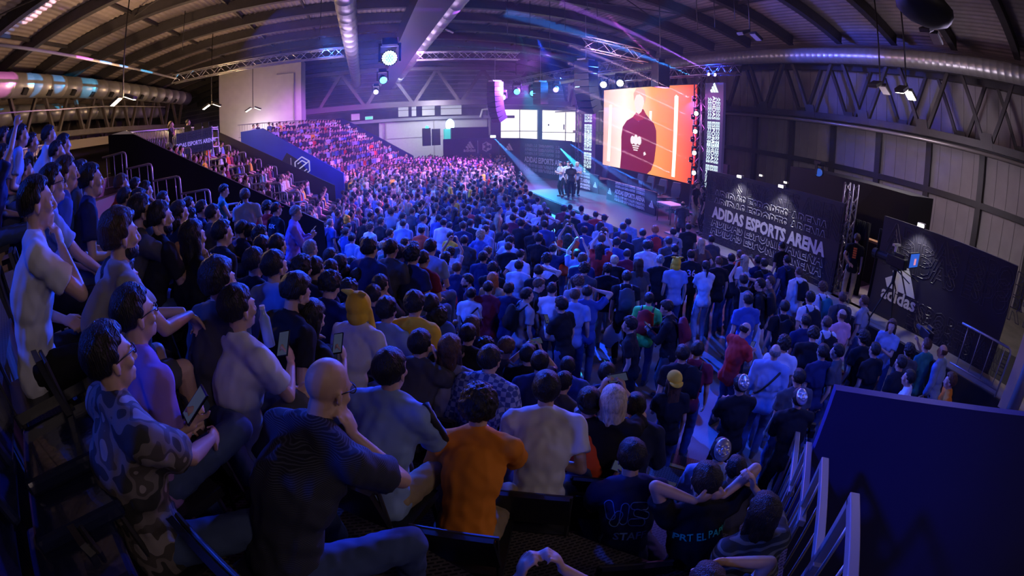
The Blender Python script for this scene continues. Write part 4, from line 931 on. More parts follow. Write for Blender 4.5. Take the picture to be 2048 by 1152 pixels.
def band_mat(name, c1, c2, scale, axis='Z', check=False):
    m = bpy.data.materials.new(name); m.use_nodes = True; nt = m.node_tree; N = nt.nodes; L = nt.links; b = N['Principled BSDF']; b.inputs['Roughness'].default_value = .85
    tc = N.new('ShaderNodeTexCoord')
    w = N.new('ShaderNodeTexChecker' if check else 'ShaderNodeTexWave'); w.inputs['Scale'].default_value = scale; L.new(tc.outputs['Object'], w.inputs['Vector'])
    if check: w.inputs['Color1'].default_value = (*c1, 1); w.inputs['Color2'].default_value = (*c2, 1); L.new(w.outputs[0], b.inputs['Base Color'])
    else:
        w.bands_direction = axis; r = N.new('ShaderNodeValToRGB'); r.color_ramp.interpolation = 'CONSTANT'; e = r.color_ramp.elements; e[0].color = (*c1, 1); e[1].position = .72; e[1].color = (*c2, 1); L.new(w.outputs['Fac'], r.inputs[0]); L.new(r.outputs[0], b.inputs['Base Color'])
    return m
SPECIAL = {}
def special(n):
    if n not in SPECIAL:
        SPECIAL[n] = {'camo': camo_mat, 'stripe': lambda: band_mat('fine_stripe', (.012, .014, .03), (.06, .065, .10), 60), 'plaid': lambda: band_mat('plaid', (.30, .36, .48), (.05, .08, .20), 26, check=True), 'tealstripe': lambda: band_mat('teal_stripe', (.04, .10, .14), (.20, .34, .40), 12), 'darkstripe': lambda: band_mat('dark_stripe', (.02, .03, .03), (.12, .14, .13), 8)}[n]()
    return SPECIAL[n]
TARGET = V3((11.5, 20, 1.5))
FIG = {}; PEOPLE = []
def get_fig(P, lod):
    key = (lod, tuple(sorted((k, str(v)) for k, v in P.items())))
    if key not in FIG: FIG[key] = figure(P, lod)
    return FIG[key]
M_phone = mat('phone_glass', (.01, .01, .012), .15); M_pscreen = mat('phone_screen', (.02, .02, .02), .3, emit=(.85, .85, .7), es=1.3)
M_pcam = mat('phone_picture', (.02, .02, .02), .3, emit=(.5, .45, .9), es=1.0)
M_pdark = mat('phone_dark', (.01, .01, .015), .7, emit=(.2, .25, .5), es=.12)
PHME = MB().box((0, 0, 0), (.075, .009, .155)).mesh('phone'); PHSC = MB().box((0, -.0052, 0), (.066, .001, .14)).mesh('screen')
# seat shared meshes
CH = {}
def chair_meshes():
    CH['seat'] = MB().box((0, 0, .44), (.44, .42, .05)).mesh('seat'); CH['backrest'] = MB().prism([(-.22, -.22, .60), (.22, -.22, .60), (.20, -.27, .86), (-.20, -.27, .86)], (0, -.03, 0)).mesh('backrest')
    for i, (sx, sy) in enumerate(((-1, -1), (1, -1), (1, 1), (-1, 1))): CH['leg%d' % i] = MB().tube([(sx*.19, sy*.18, .42), (sx*.21, sy*.2 - (.04 if sy < 0 else 0), .0)], .014, 6).mesh('leg')
    CH['post'] = MB().tube([(-.2, -.2, .4), (-.21, -.25, .84)], .013, 6).tube([(.2, -.2, .4), (.21, -.25, .84), (-.21, -.25, .84)], .013, 6).mesh('back_frame')
    for k, m in CH.items(): m.materials.append(M_blackgloss if k in ('seat', 'backrest') else M_darkpost)
chair_meshes()
def chair(label, loc, rz, full=True, group='seats on the stands'):
    t = thing('folding_chair', label, 'chair', loc, group, rz)
    for k in (CH if full else ('seat', 'backrest')):
        link('leg' if k.startswith('leg') else CH[k].name.split('.')[0], CH[k], None, t)
    return t
def person(kind, x, y, hp, shirt, hair, hc, label, look=0, ex=None, lod=None, group=None, pos=None, seat=True, az=None, **pk):
    ex = ex or {}; P = pose('sit' if kind == 'S' else 'stand', **pk)
    if lod is None: lod = 0 if hp >= 60 else (1 if hp >= 22 else 2)
    f = get_fig(P, lod); r = ray(x, y); h = f['hc']
    def rzat(p):
        d = TARGET - p; return math.atan2(-d.x, d.y) + math.radians(look) if az is None else math.radians(az)
    if pos is not None: loc = V3(pos); rz = rzat(loc)
    else:
        head = CAM + r*(.228*P['s']*950/hp)
        if kind == 'F': head = CAM + r*((h.z - CAM.z)/r.z)
        rz = rzat(head); R = Matrix.Rotation(rz, 3, 'Z'); loc = head - R @ h
        if loc.z < 0: head = CAM + r*((h.z - CAM.z)/r.z); loc = head - R @ h; loc.z = 0
        if kind == 'F': loc.z = 0
    sk = SKINS[ex.get('skin', 'a')]
    o = link('person', f['body'], None, None, sk); o.location = loc; o.rotation_euler = (0, 0, rz); tag(o, label, 'person', group)
    def part(nm, me, col=None, M=None, m=None, par=None):
        c = link(nm, me, None, par or o, col)
        if M is not None: c.matrix_local = M
        if m is not None: c.material_slots[0].link = 'OBJECT'; c.material_slots[0].material = m
        return c
    sm = special(shirt) if shirt in ('camo', 'stripe', 'plaid', 'tealstripe', 'darkstripe') else None
    so = part('shirt', f['shirt'], CL.get(shirt, (.2, .2, .2)), None, sm)
    part('trousers' if f['pants'] == 'long' else 'shorts', f['trousers'], CL[ex.get('pants', 'jean')])
    if lod < 2:
        for M in f['feet']: part('shoe', SHOE, CL[ex.get('shoe', 'dgrey')], M)
    Hm = f['Hm']
    if 'plush' in ex: part('plush_hood', PLUSH, CL[ex['plush']], Hm)
    else:
        if hair and not ('cap' in ex and hair in ('short', 'buzz', 'quiff', 'curly')): part('hair', HAIR[hair], HCOL[hc], Hm)
        elif hair and 'cap' in ex: part('hair', HAIR['buzz'], HCOL[hc], Hm)
        if 'cap' in ex:
            c = part('cap', CAPM, CL[ex['cap']], Hm @ Matrix.Translation((0, 0, .02)) @ Matrix.Scale(1.17, 4) if hair in ('long', 'bob') else Hm); M = Matrix.Rotation(PI, 4, 'Z') if ex.get('back') else Matrix(); M = M.copy(); M.translation = V3((0, -.024 if ex.get('back') else 0, 0)); part('brim', BRIM, CL[ex['cap']], M, None, c)
    if 'beard' in label: part('beard', BEARD, HCOL['d'], Hm)
    if 'slst' in ex:
        S_, E_, W_ = f['A'][1][:3]; mb = MB(); q = f['r']*.066 + f['u2']*.01; mb.tube([S_ + q*.2 + f['u2']*.075, S_ + q, S_.lerp(E_, .5) + q*.95, S_.lerp(E_, .8) + q*.9], .022, 8); mb.build('sleeve_stripe', M_black, so, True)
    if 'gl' in ex: part('glasses', GLASSES, None, Hm)
    if 'mask' in ex:
        M = Hm @ Matrix.Translation((0, -.075, .09)) @ Matrix.Rotation(PI, 4, 'Z') @ Matrix.Rotation(math.radians(ex['mask']), 4, 'X'); part('silver_mask', MASK, None, M)['label'] = 'silver face mask worn pushed to the back of the head'
    if lod == 0 and 'noeye' not in ex:
        for s in (-1, 1):
            e = link('eye', EYE, None, o); e.matrix_local = Hm @ Matrix.Translation((s*.030, .0815, .016))
    R4 = o.matrix_basis.copy() if False else (Matrix.Translation(loc) @ Matrix.Rotation(rz, 4, 'Z'))
    for nm, sd in (('phR', 1), ('phL', -1)):
        if nm in ex:
            S, E_, W, hd, n, curl = f['A'][sd]; hd = hd.normalized(); c = W + hd*.10 + n.normalized()*.03; f_ = -(V3((0, 1, 0))*.8 - V3((0, 0, .45)) if True else 0)
            lb = ex[nm]; ph = link('phone', PHME, M_phone); tag(ph, lb[0], 'phone')
            fw = (f['hc'] - c).normalized(); up_ = hd if abs(hd.dot(fw)) < .9 else V3((0, 0, 1)); xx = up_.cross(fw).normalized() if lb[1] == 'p' else (up_ - fw*up_.dot(fw)).normalized(); zz = (-fw).cross(xx) * -1
            yy = -fw; zz = xx.cross(yy); Mx = Matrix((xx, yy, zz)).transposed().to_4x4(); Mx.translation = c; ph.matrix_world = R4 @ Mx
            sc2 = link('screen', PHSC, (M_pdark if len(lb) < 3 else (M_pscreen if lb[2] == 2 else M_pcam)), ph)
    if 'bp' in ex:
        M = Matrix((f['r'], f['f2'], f['u2'])).transposed().to_4x4(); M.translation = f['mid'] + f['u2']*.10*P['s'] - f['f2']*.205*P['s']
        b = link('backpack', PACK, None, None, CL[ex['bp']]); b.matrix_world = R4 @ M; tag(b, 'backpack worn by the ' + label[:1].lower() + label[1:] if False else ex.get('bpl', 'rucksack on the back of the ' + ' '.join(label.split()[:8])), 'backpack')
        mb = MB(); 
        for s in (-1, 1): mb.tube([M.inverted() @ q for q in (f['shm'] + f['r']*s*.09 - f['f2']*.14 - f['u2']*.02, f['shm'] + f['r']*s*.10 - f['f2']*.03 + f['u2']*.085, f['shm'] + f['r']*s*.105 + f['f2']*.10 + f['u2']*.01, f['mid'] + f['r']*s*.12 + f['f2']*.14 + f['u2']*.02, f['mid'] + f['r']*s*.15 - f['f2']*.02 - f['u2']*.06)], .018, 6)
        mb.build('strap', M_black, b, True)
    if 'sling' in ex:
        mb = MB(); pts = []
        for k in range(17):
            a = 2*PI*k/16; c = f['mid'] + f['u2']*(.055 + .19*math.cos(a))*1. + f['r']*.15*math.cos(a)*ex.get('slside', 1) ; pts.append(c + f['f2']*.165*math.sin(a) + f['r']*0)
        mb.tube(pts, .016, 6, False); mb.build('strap', M_black, o, True)
    if 'text' in ex:
        txt, size, dz, m, ol = ex['text']
        bv = BVHTree.FromPolygons([v.co for v in f['shirt'].vertices], [tuple(p.vertices) for p in f['shirt'].polygons])
        me = text_mesh(txt, size, .0 if ol else size*.02, ol); c = f['shm'] - f['f2']*.5 + f['u2']*dz; kill = []
        for v in me.vertices:
            q = c + f['r']*v.co.x + f['u2']*v.co.y; hit = bv.ray_cast(q, f['f2'], 1.)
            v.co = (hit[0] - f['f2']*.006) if hit[0] else q + f['f2']*.40
        link('shirt_print', me, m, so)
    if kind == 'S' and seat and lod < 2:
        chair('dark seat under the ' + ' '.join(label.split()[:11]), tuple(loc + Matrix.Rotation(rz, 3, 'Z') @ V3((0, -.02, 0))), rz, lod == 0)
    hp_ = R4 @ h; PEOPLE.append((proj(hp_), label, o)); return o
def short(l): return ' '.join(l.replace('person ', 'one ', 1).split()[:11]) if False else l
def eye_mesh():
    mb = MB().ell((0, 0, 0), .0125, None, 10, 8); me = mb.mesh('eye', True)
    m = bpy.data.materials.new('eye'); m.use_nodes = True; nt = m.node_tree; b = nt.nodes['Principled BSDF']; b.inputs['Roughness'].default_value = .2
    tc = nt.nodes.new('ShaderNodeTexCoord'); d = nt.nodes.new('ShaderNodeVectorMath'); d.operation = 'DISTANCE'; d.inputs[1].default_value = (0, .0125, 0); nt.links.new(tc.outputs['Object'], d.inputs[0])
    r = nt.nodes.new('ShaderNodeValToRGB'); r.color_ramp.interpolation = 'CONSTANT'; r.color_ramp.elements[0].color = (.02, .012, .008, 1); r.color_ramp.elements[1].position = .0065; r.color_ramp.elements[1].color = (.6, .58, .56, 1); nt.links.new(d.outputs['Value'], r.inputs[0]); nt.links.new(r.outputs[0], b.inputs['Base Color']); me.materials.append(m); return me
EYE = eye_mesh()
M_prt = mat('green_print', (.05, .75, .4), .6); M_staff = mat('blue_print', (.2, .42, .9), .6); M_pr = mat('pale_print', (.5, .55, .7), .6)
S, Fl, T_ = 'S', 'F', 'T'
PH = lambda s, o='p', *a: (s, o) + a
# ------------------------------------------------------------------ nearest seated spectators
person(S, 222, 722, 128, 'camo', 'short', 'd', 'seated man in a camouflage T-shirt and thin glasses, lower left', -4, dict(gl=1, phL=PH('phone held upright by the man in the camouflage T-shirt'), shoe='black'), L='phone', R=(-.02, .36, -.30), lean=6, hunch=12, sleeve=.62, legs='wide', w=1.12)
person(S, 272, 635, 108, 'purple', 'short', 'd', 'seated man with glasses and crossed leg behind the camouflage T-shirt', -5, dict(gl=1, shoe='white', phR=PH('dark phone lying in the hands of the man with crossed leg')), L='lap', R='lap', lean=6, hunch=14, legs='cross', sleeve=.6)
person(S, 247, 568, 88, 'blue', 'messy', 'd', 'seated man in a blue top directly behind the man with crossed leg', 0, L='thigh', R='lap', lean=14, hunch=16)
person(S, 243, 478, 92, 'grey', 'messy', 'b', 'seated bearded man in a light T-shirt with forearms over bare knees', -6, dict(pants='dgrey'), L='fore', R='fore', lean=22, hunch=16, pants='shorts', sleeve=.35)
person(S, 75, 413, 92, 'white', 'short', 'd', 'seated man in a white T-shirt with one hand at his chin, far left', -8, dict(pants='black'), L='lap', R='chin', lean=12, hunch=10)
person(S, 105, 374, 68, 'lblue', 'quiff', 'd', 'seated man with black glasses behind the man with hand at chin', -8, dict(gl=1, pants='black'), L='thigh', R='knee', lean=14, hunch=12)
person(S, 133, 352, 62, 'blue', 'short', 'b', 'seated man in a blue T-shirt holding papers, next to the man in black glasses', -8, L='lap', R='lap', lean=14, hunch=14)
person(S, 183, 365, 60, 'navy', 'short', 'd', 'seated man in a navy T-shirt alone in front of the left guard rail', -12, L='thigh', R='thigh', lean=16, hunch=14)
person(S, 158, 350, 44, 'dgrey', 'short', 'd', 'seated person in dark grey half hidden behind the man in the navy T-shirt', -8, lod=1)
person(S, 655, 782, 126, 'stripe', None, 'g', 'bald seated man in a navy finely striped polo, head in his hand', -12, dict(gl=1, pants='jean', noeye=1), L='knee', R='face', lean=26, hunch=24, nod=26, w=1.14, sleeve=.6, legs='wide')
person(S, 783, 745, 88, 'lblue', 'short', 'd', 'seated boy in a pale T-shirt with dark stripe down the sleeve', -6, dict(pants='khaki', slst=1), L='thigh', R='knee', lean=14, hunch=16, s=.95, sleeve=.8)
person(S, 958, 818, 84, 'orange', 'curly', 'd', 'seated man in an orange polo shirt with dark curly hair', 6, dict(pants='khaki', shoe='white'), L='knee', R='chin', lean=30, hunch=22, legs='out', nod=12, sleeve=.6)
person(S, 1093, 782, 74, 'white', 'short', 'd', 'seated man in a white T-shirt with broad back, right of the orange polo', 4, L='knee', R='lap', lean=24, hunch=18, w=1.1, legs='wide')
person(S, 1178, 808, 66, 'rorange', 'short', 'd', 'seated man in a red-orange shirt and black cap worn backwards', 4, dict(cap='black', back=1), L='thigh', R='thigh', lean=16, hunch=18, sleeve=.8)
person(S, 1226, 806, 64, 'black', 'bob', 'w', 'seated blond woman in a black top filming with her phone', 0, dict(phR=PH('phone raised sideways by the blond woman', 'l', 1)), L='view', R='view', lean=8, hunch=10, fem=1, s=.95)
person(S, 1270, 815, 58, 'navy', 'buzz', 'd', 'seated person with cropped hair in a navy hoodie, beside the blond woman', 0, lod=0, lean=14, hunch=18, hood=True, sleeve=1.7, s=.95)
person(S, 1262, 918, 76, 'navy', 'short', 'd', 'seated man in a navy T-shirt printed STAFF on the stairs', 10, dict(phL=PH('phone held close by the man in the STAFF T-shirt', 'l'), text=('STAFF', .075, -.27, M_staff, 0), noeye=1), L='phone', R='chin', lean=16, hunch=16, nod=8)
STAFF = PEOPLE[-1][2]
person(S, 1408, 965, 80, 'black', 'short', 'd', 'seated man in a black shirt with green lettering, hands behind his head', 14, dict(text=('PRT EL PAPU', .06, -.10, M_prt, .0), noeye=1), L='behind', R='behind', lean=8, hunch=10, w=1.05)
person(S, 1468, 940, 58, 'dgrey', 'buzz', 'd', 'seated person with cropped hair in dark grey, by the stair rail', 8, lod=0, lean=10)
person(S, 1522, 1028, 82, 'darkstripe', 'long', 'd', 'seated woman with long dark wavy hair in a striped top, by the stair rail', 10, dict(noeye=1), L='lap', R='view', lean=14, fem=1, s=.95, sleeve=.7)
person(S, 1405, 1172, 100, 'black', 'short', 'b', 'person at the bottom edge with brown hair and arms raised around the head', 10, dict(noeye=1), L='behind', R='brow', lean=8)
person(S, 1125, 1238, 120, 'dgrey', 'short', 'b', 'person cut by the bottom edge, only crossed forearms showing', 25, dict(noeye=1), L='view', R='view', lean=10, tw=0)
# second line of seated spectators
person(S, 478, 622, 90, 'white', 'short', 'd', 'seated young man in a white T-shirt holding a phone near his chin, bare knees', -6, dict(pants='dgrey', phR=PH('phone lifted by the young man in white with bare knees')), L='knee', R='phone', lean=10, hunch=12, pants='shorts', legs='up')
person(S, 440, 568, 84, 'dgrey', 'messy', 'd', 'seated person in a grey hoodie, behind the young man with bare knees', -4, L='lap', R='lap', lean=12, hunch=16, hood=True, sleeve=1.7)
person(S, 511, 528, 56, 'black', 'short', 'd', 'seated man in a black T-shirt behind the grey hoodie', -4, lod=0, lean=10)
person(S, 551, 538, 64, 'lblue', 'short', 'd', 'seated man in a pale T-shirt, beside the man in black behind the bearded man', -4, lean=10, hunch=14)
person(S, 592, 590, 74, 'black', 'quiff', 'd', 'seated bearded man in black looking down at his lap', -14, dict(beard=1), L='lap', R='lap', lean=14, hunch=18, nod=22)
person(S, 624, 640, 68, 'black', 'long', 'd', 'seated woman in a black strappy top looking at a bright phone', -8, dict(phR=PH('bright white phone screen held by the woman in the strappy top', 'p', 2), skin='c', noeye=1), L='lap', R='phone', lean=14, hunch=14, nod=20, fem=1, sleeve=.001, s=.95)
person(S, 720, 618, 58, 'white', None, 'd', 'seated spectator in a white T-shirt wearing a yellow plush hood', -4, dict(plush='yellow', noeye=1), lod=0, lean=16, hunch=16)
person(S, 775, 624, 50, 'lblue', 'messy', 'd', 'seated person in a pale grey T-shirt, right of the yellow plush hood', -2, lean=16, hunch=18)
person(S, 842, 692, 60, 'dgrey', 'short', 'd', 'seated man in dark grey leaning his cheek on one hand', -6, L='lap', R='face', lean=18, hunch=18, sleeve=.8)
person(S, 980, 722, 62, 'plaid', 'buzz', 'd', 'seated man in a blue checked shirt and dark cap', -10, dict(cap='navy', gl=1), L='lap', R='thigh', lean=16, hunch=18, sleeve=1.7)
person(S, 901, 700, 56, 'grey', 'long', 'n', 'seated woman with long brown hair in a grey T-shirt', 0, lod=0, lean=12, fem=1, s=.95)
person(S, 937, 672, 44, 'black', 'short', 'd', 'seated man in black with short hair, beside the long brown hair', -4)
person(S, 972, 698, 40, 'navy', 'curly', 'd', 'seated person with curly hair behind the checked shirt', -2)
person(S, 1012, 700, 42, 'dgrey', 'messy', 'n', 'seated person in dark grey looking down, right of the checked shirt', -12, L='lap', R='lap', nod=20)
person(S, 1056, 712, 44, 'black', 'short', 'd', 'seated person in black filming the hall with a lit phone', 2, dict(phR=PH('lit phone held high by a seated person in black', 'l', 1)), L='view', R='view')
person(S, 1080, 728, 48, 'navy', 'short', 'd', 'seated man in a navy T-shirt with dark hair in front of the raised lit phone', 2, lean=14)
person(S, 1135, 735, 42, 'blue', 'buzz', 'd', 'seated person in a blue hoodie beside the projected cyan light on the floor', 4, hood=True, sleeve=1.7)
person(S, 1128, 768, 46, 'dgrey', 'short', 'd', 'seated boy with short dark hair looking right past the broad white back', -28, s=.92)
person(S, 1213, 750, 46, 'navy', 'short', 'd', 'seated spectator with dark hair in front of the blond woman', 2)
# upper left corner of the nearest stand
for a in ((30, 283, 40, 'white', 'short', 'd', 'seated man in a white T-shirt high at the far left by the back rail', dict(L='lap', R='lap')),
          (42, 275, 40, 'lblue', 'short', 'd', 'person in a pale T-shirt rising above the top row at far left', dict(L='thigh', R='lap')),
          (98, 274, 36, 'white', 'short', 'd', 'seated man in a white shirt right of the pale back rail', dict()),
          (8, 278, 36, 'black', 'short', 'd', 'dark figure cut by the left edge below the duct', dict()),
          (64, 288, 34, 'dgrey', 'short', 'd', 'seated man in dark grey between the two white shirts at the top', dict()),
          (128, 291, 34, 'brown', 'messy', 'd', 'seated person in brown raising a hand to the mouth near the top rail', dict(R='chin')),
          (92, 320, 36, 'black', 'long', 'd', 'seated woman with long dark hair below the top white shirts', dict(fem=1)),
          (114, 306, 38, 'navy', 'short', 'd', 'seated man in glasses with a hand at his face, upper left', dict(R='face')),
          (6, 318, 44, 'navy', 'short', 'd', 'seated person at the left edge with arm raised', dict(R='high')),
          (52, 345, 40, 'black', 'short', 'd', 'dark haired person behind the man with hand at chin', dict()),
          (164, 345, 40, 'dgrey', 'short', 'd', 'dark haired seated person left of the navy T-shirt', dict()),
          (244, 371, 34, 'rorange', 'messy', 'n', 'seated woman in a rust top with both hands by her face, near the rail', dict(L='face', R='face', fem=1)),
          (272, 374, 30, 'black', 'short', 'd', 'seated person right of the rust top by the rail', dict()),
          (292, 383, 34, 'navy', 'short', 'd', 'seated person in glasses with hands to the mouth by the lower rail', dict(L='chin', R='chin')),
          (258, 386, 30, 'dgrey', 'buzz', 'd', 'round dark head just below the rust top', dict()),
          (252, 400, 40, 'navy', 'short', 'd', 'dark head in front of the rust top', dict()),
          (280, 404, 40, 'blue', 'messy', 'd', 'seated person with blue-lit hair below the lower rail', dict(R='chin')),
          (282, 428, 62, 'dgrey', 'quiff', 'd', 'seated man with glasses, hand on cheek, behind the bearded man with bare knees', dict(R='face', L='fore', lean=18, gl=1)),
          (322, 440, 62, 'black', 'short', 'd', 'seated bearded man in black with headphones round his neck', dict(L='cross', R='cross')),
          (327, 401, 30, 'navy', 'short', 'd', 'small head beside the last rail of the left stand', dict()),
          (360, 428, 44, 'black', 'short', 'd', 'seated man with blue-rimmed dark hair behind the rust shoulder', dict()),
          (352, 452, 44, 'orange', 'messy', 'd', 'seated person with orange-brown shirt, dark hair hiding the face', dict()),
          (388, 478, 62, 'black', 'long', 'd', 'seated person with chin-length dark hair and one arm folded across', dict(R='cross', L='chin')),
          (446, 470, 50, 'black', 'short', 'd', 'seated man in black with glasses, right of the folded arm', dict(L='lap', R='lap')),
          (378, 412, 30, 'dgrey', 'short', 'd', 'small dark head left of the man in teal', dict()),
          (405, 420, 34, 'navy', 'buzz', 'd', 'seated person in navy under the sloping black panel', dict()),
          (427, 430, 36, 'dgrey', 'short', 'd', 'seated person in dark grey under the sloping black panel', dict()),
          (381, 440, 36, 'black', 'curly', 'd', 'curly dark head above the folded arm', dict()),
          (438, 450, 34, 'blue', 'short', 'd', 'seated person in blue behind the man in black with glasses', dict()),
          (450, 462, 34, 'dgrey', 'messy', 'd', 'dark tousled head right of the glasses', dict()),
          (486, 461, 34, 'navy', 'short', 'd', 'seated person in navy below the standing man in grey', dict()),
          (503, 467, 34, 'black', 'short', 'd', 'seated person in black below the standing man in grey', dict()),
          (522, 474, 36, 'dgrey', 'curly', 'd', 'seated person with curly hair below the red cap', dict()),
          (557, 494, 44, 'navy', 'short', 'd', 'seated man in navy behind the pale T-shirt', dict()),
          (526, 497, 40, 'black', 'messy', 'd', 'seated person with wavy hair behind the man in black', dict()),
          (622, 501, 36, 'lblue', 'short', 'g', 'seated grey-haired man with blue light on his head', dict()),
          (662, 516, 34, 'navy', 'short', 'd', 'seated man in navy looking right, below the red hoodie', dict()),
          (606, 540, 48, 'black', 'curly', 'd', 'large dark curly head behind the bearded man looking down', dict()),
          (632, 540, 46, 'dgrey', 'short', 'd', 'seated man with glasses, right of the large curly head', dict(gl=1)),
          (663, 542, 40, 'navy', 'short', 'd', 'seated man in navy, two heads right of the large curly head', dict()),
          (682, 531, 38, 'black', 'long', 'd', 'seated woman with glasses and dark hair in the middle rows', dict(fem=1)),
          (705, 534, 36, 'navy', 'short', 'd', 'seated person in navy next to the woman with glasses', dict()),
          (694, 551, 38, 'black', 'buzz', 'd', 'seated person with cropped head below the woman with glasses', dict()),
          (717, 560, 40, 'navy', 'short', 'd', 'seated man with glasses above the yellow plush hood', dict(gl=1)),
          (661, 575, 52, 'navy', 'curly', 'd', 'seated man with curly hair looking down, left of the plush hood', dict(nod=22)),
          (699, 588, 48, 'lblue', 'curly', 'd', 'seated person in a pale blue hoodie behind the plush hood', dict(hood=True, sleeve=1.7)),
          (748, 594, 44, 'navy', 'short', 'd', 'seated man in navy, just right of the plush hood', dict()),
          (762, 573, 42, 'dgrey', 'short', 'd', 'seated man clasping hands, right above the plush hood', dict(L='chin', R='chin')),
          (740, 562, 36, 'black', 'short', 'd', 'dark head above and right of the plush hood', dict()),
          (803, 600, 32, 'green', 'short', 'd', 'seated child in lime green between pale and yellow shirts', dict(s=.85)),
          (830, 612, 50, 'yellow', 'messy', 'd', 'seated man in a yellow-green T-shirt with tousled hair', dict()),
          (862, 613, 46, 'blue', 'short', 'd', 'seated man with glasses in blue, right of the yellow-green T-shirt', dict(gl=1)),
          (832, 652, 42, 'maroon', 'buzz', 'n', 'seated person with cropped brown hair below the yellow-green T-shirt', dict()),
          (877, 640, 46, 'black', 'curly', 'd', 'seated man with curly hair touching his face', dict(R='chin')),
          (945, 652, 38, 'navy', 'long', 'n', 'seated woman with brown hair above the man with short hair in black', dict(fem=1)),
          (740, 500, 40, 'navy', 'messy', 'd', 'person in a hooded navy jacket from behind in the middle rows', dict(hood=True, sleeve=1.7)),
          (783, 500, 38, 'dgrey', 'short', 'd', 'person with a lanyard strap, right of the hooded navy jacket', dict()),
          (800, 510, 36, 'black', 'short', 'd', 'person in black with a rucksack, right of the lanyard strap', dict()),
          (826, 513, 38, 'navy', 'curly', 'd', 'person with curly hair and a rucksack, third right of the hooded jacket', dict()),
          (847, 520, 36, 'maroon', 'buzz', 'd', 'seated man in dark red, right of the curly rucksack wearer', dict()),
          (862, 497, 34, 'lblue', 'short', 'd', 'seated person in pale blue looking left over the chair backs', dict())):
    x, y, hp, shirt, hair, hcx, lb, pk = a; ex = {}
    if pk.pop('gl', None): ex['gl'] = 1
    person(S, x, y, hp, shirt, hair, hcx, lb, (x*7 + y*3) % 15 - 9, ex, lean=pk.pop('lean', 12), hunch=14, **pk)
# men standing on the lower steps of the left stand
person(T_, 448, 383, 24, 'teal', 'short', 'd', 'standing man in a teal vest looking at his phone against the black panel', -20, dict(phR=PH('phone in the hands of the man in the teal vest')), L='phone', R='phone', nod=16, sleeve=.001, w=.95)
person(T_, 490, 394, 26, 'grey', 'messy', 'n', 'blurred standing man in a grey T-shirt walking before the black panel', 70, dict(), legs='walk')
person(T_, 535, 417, 25, 'red', 'curly', 'd', 'standing person in red beside the red cap', 30, dict(), nod=10)
person(T_, 553, 420, 27, 'black', 'short', 'd', 'standing man in a red cap and black jersey with pale stripes', -6, dict(cap='red', text=('PTLEX', .085, -.06, M_pr, 0)))
person(T_, 592, 428, 28, 'purple', 'short', 'g', 'standing older man in a lilac shirt reading his phone', -40, dict(phR=PH('phone held by the older man in the lilac shirt')), R='phone', L='phone', nod=14, sleeve=1.7)
# ------------------------------------------------------------------ people standing on the floor (front half)
def FP(x, y, hp, shirt, hair, hc, label, look=0, ex=None, **k): return person(Fl, x, y, hp, shirt, hair, hc, label, look, ex, **k)
FP(1347, 766, 58, 'black', 'long', 'n', 'standing girl in a yellow cap and black T-shirt at the foot of the stairs', 6, dict(cap='yellow', back=1, noeye=1, shoe='white'), lod=0, fem=1, s=.94, L='phone', R='down')
FP(1480, 772, 52, 'black', 'short', 'd', 'standing man in black with a silver mask on the back of his head, centre right', 4, dict(mask=24, pants='black'), L='phone', R='phone')
FP(1596, 800, 60, 'black', 'short', 'd', 'standing man in black with a silver mask on top, leaning on the stair rail', -6, dict(mask=44, pants='black'), L='cross', R='cross', sleeve=1.7, w=1.06, lean=12)
person(S, 1440, 905, 54, 'lblue', 'short', 'd', 'seated person in a pale blue jacket with a silver mask, by the stairs', -10, dict(mask=30, noeye=1), lod=0, sleeve=1.7)
FP(1550, 706, 50, 'lblue', 'bald', 'g', 'bald man in a pale blue shirt with a dark shoulder strap, looking away right', -30, dict(sling=1, skin='a', pants='jean'), sleeve=1.2, w=1.12)
FP(1567, 690, 40, 'white', 'curly', 'd', 'curly haired man in white just behind the bald man with shoulder strap', -20, dict(), R='down')
FP(1490, 662, 46, 'red', 'bald', 'd', 'bald man in a red T-shirt reading his phone', -70, dict(phR=PH('phone held by the bald man in the red T-shirt')), L='phone', R='phone', nod=22, w=1.05)
FP(1333, 618, 44, 'black', 'quiff', 'd', 'man in a black sweatshirt with dark red rucksack reading his phone', -75+150, dict(bp='maroon', phR=PH('phone held by the man with the dark red rucksack'), pants='dgrey'), L='phone', R='phone', nod=18, sleeve=1.8, w=1.1)
FP(1258, 652, 44, 'black', 'messy', 'd', 'blurred boy in black walking left in shorts', 80, dict(pants='black', skin='a'), pants='shorts', legs='walk', s=.97)
FP(1174, 586, 40, 'blue', 'buzz', 'd', 'man in a blue T-shirt shading his brow, seen from behind', 2, dict(pants='jean'), R='brow', w=1.14)
FP(1253, 556, 38, 'black', 'short', 'd', 'man in black with a big black rucksack and a carrier bag', 4, dict(bp='dgrey', pants='black'), w=1.06)
FP(1298, 600, 36, 'green', 'short', 'd', 'boy in a lime green T-shirt with a red rucksack', -14, dict(bp='red', pants='jean'), s=.94)
FP(1055, 592, 40, 'grey', 'short', 'd', 'blurred young man in a grey T-shirt with black rucksack walking right', -50, dict(bp='black'), legs='walk')
FP(1121, 612, 40, 'black', 'messy', 'd', 'blurred young man in black walking behind the one with rucksack', 60, dict(phL=PH('lit phone held by the blurred young man in black', 'p', 2)), legs='walk', L='phone')
FP(1411, 534, 31, 'white', 'pony', 'd', 'woman in pale trousers and a draped white top', 4, dict(pants='ljean', shoe='white'), fem=1, s=.98, L='cross', R='cross')
FP(1381, 512, 29, 'black', 'short', 'd', 'man in a black jersey with number 36 on the back', 2, dict(text=('36', .20, -.16, M_pr, 0), pants='black'))
FP(1352, 528, 30, 'lblue', None, 'd', 'person in a grey-blue T-shirt wearing a yellow plush hood with ears, standing', 2, dict(plush='yellow', pants='jean'))
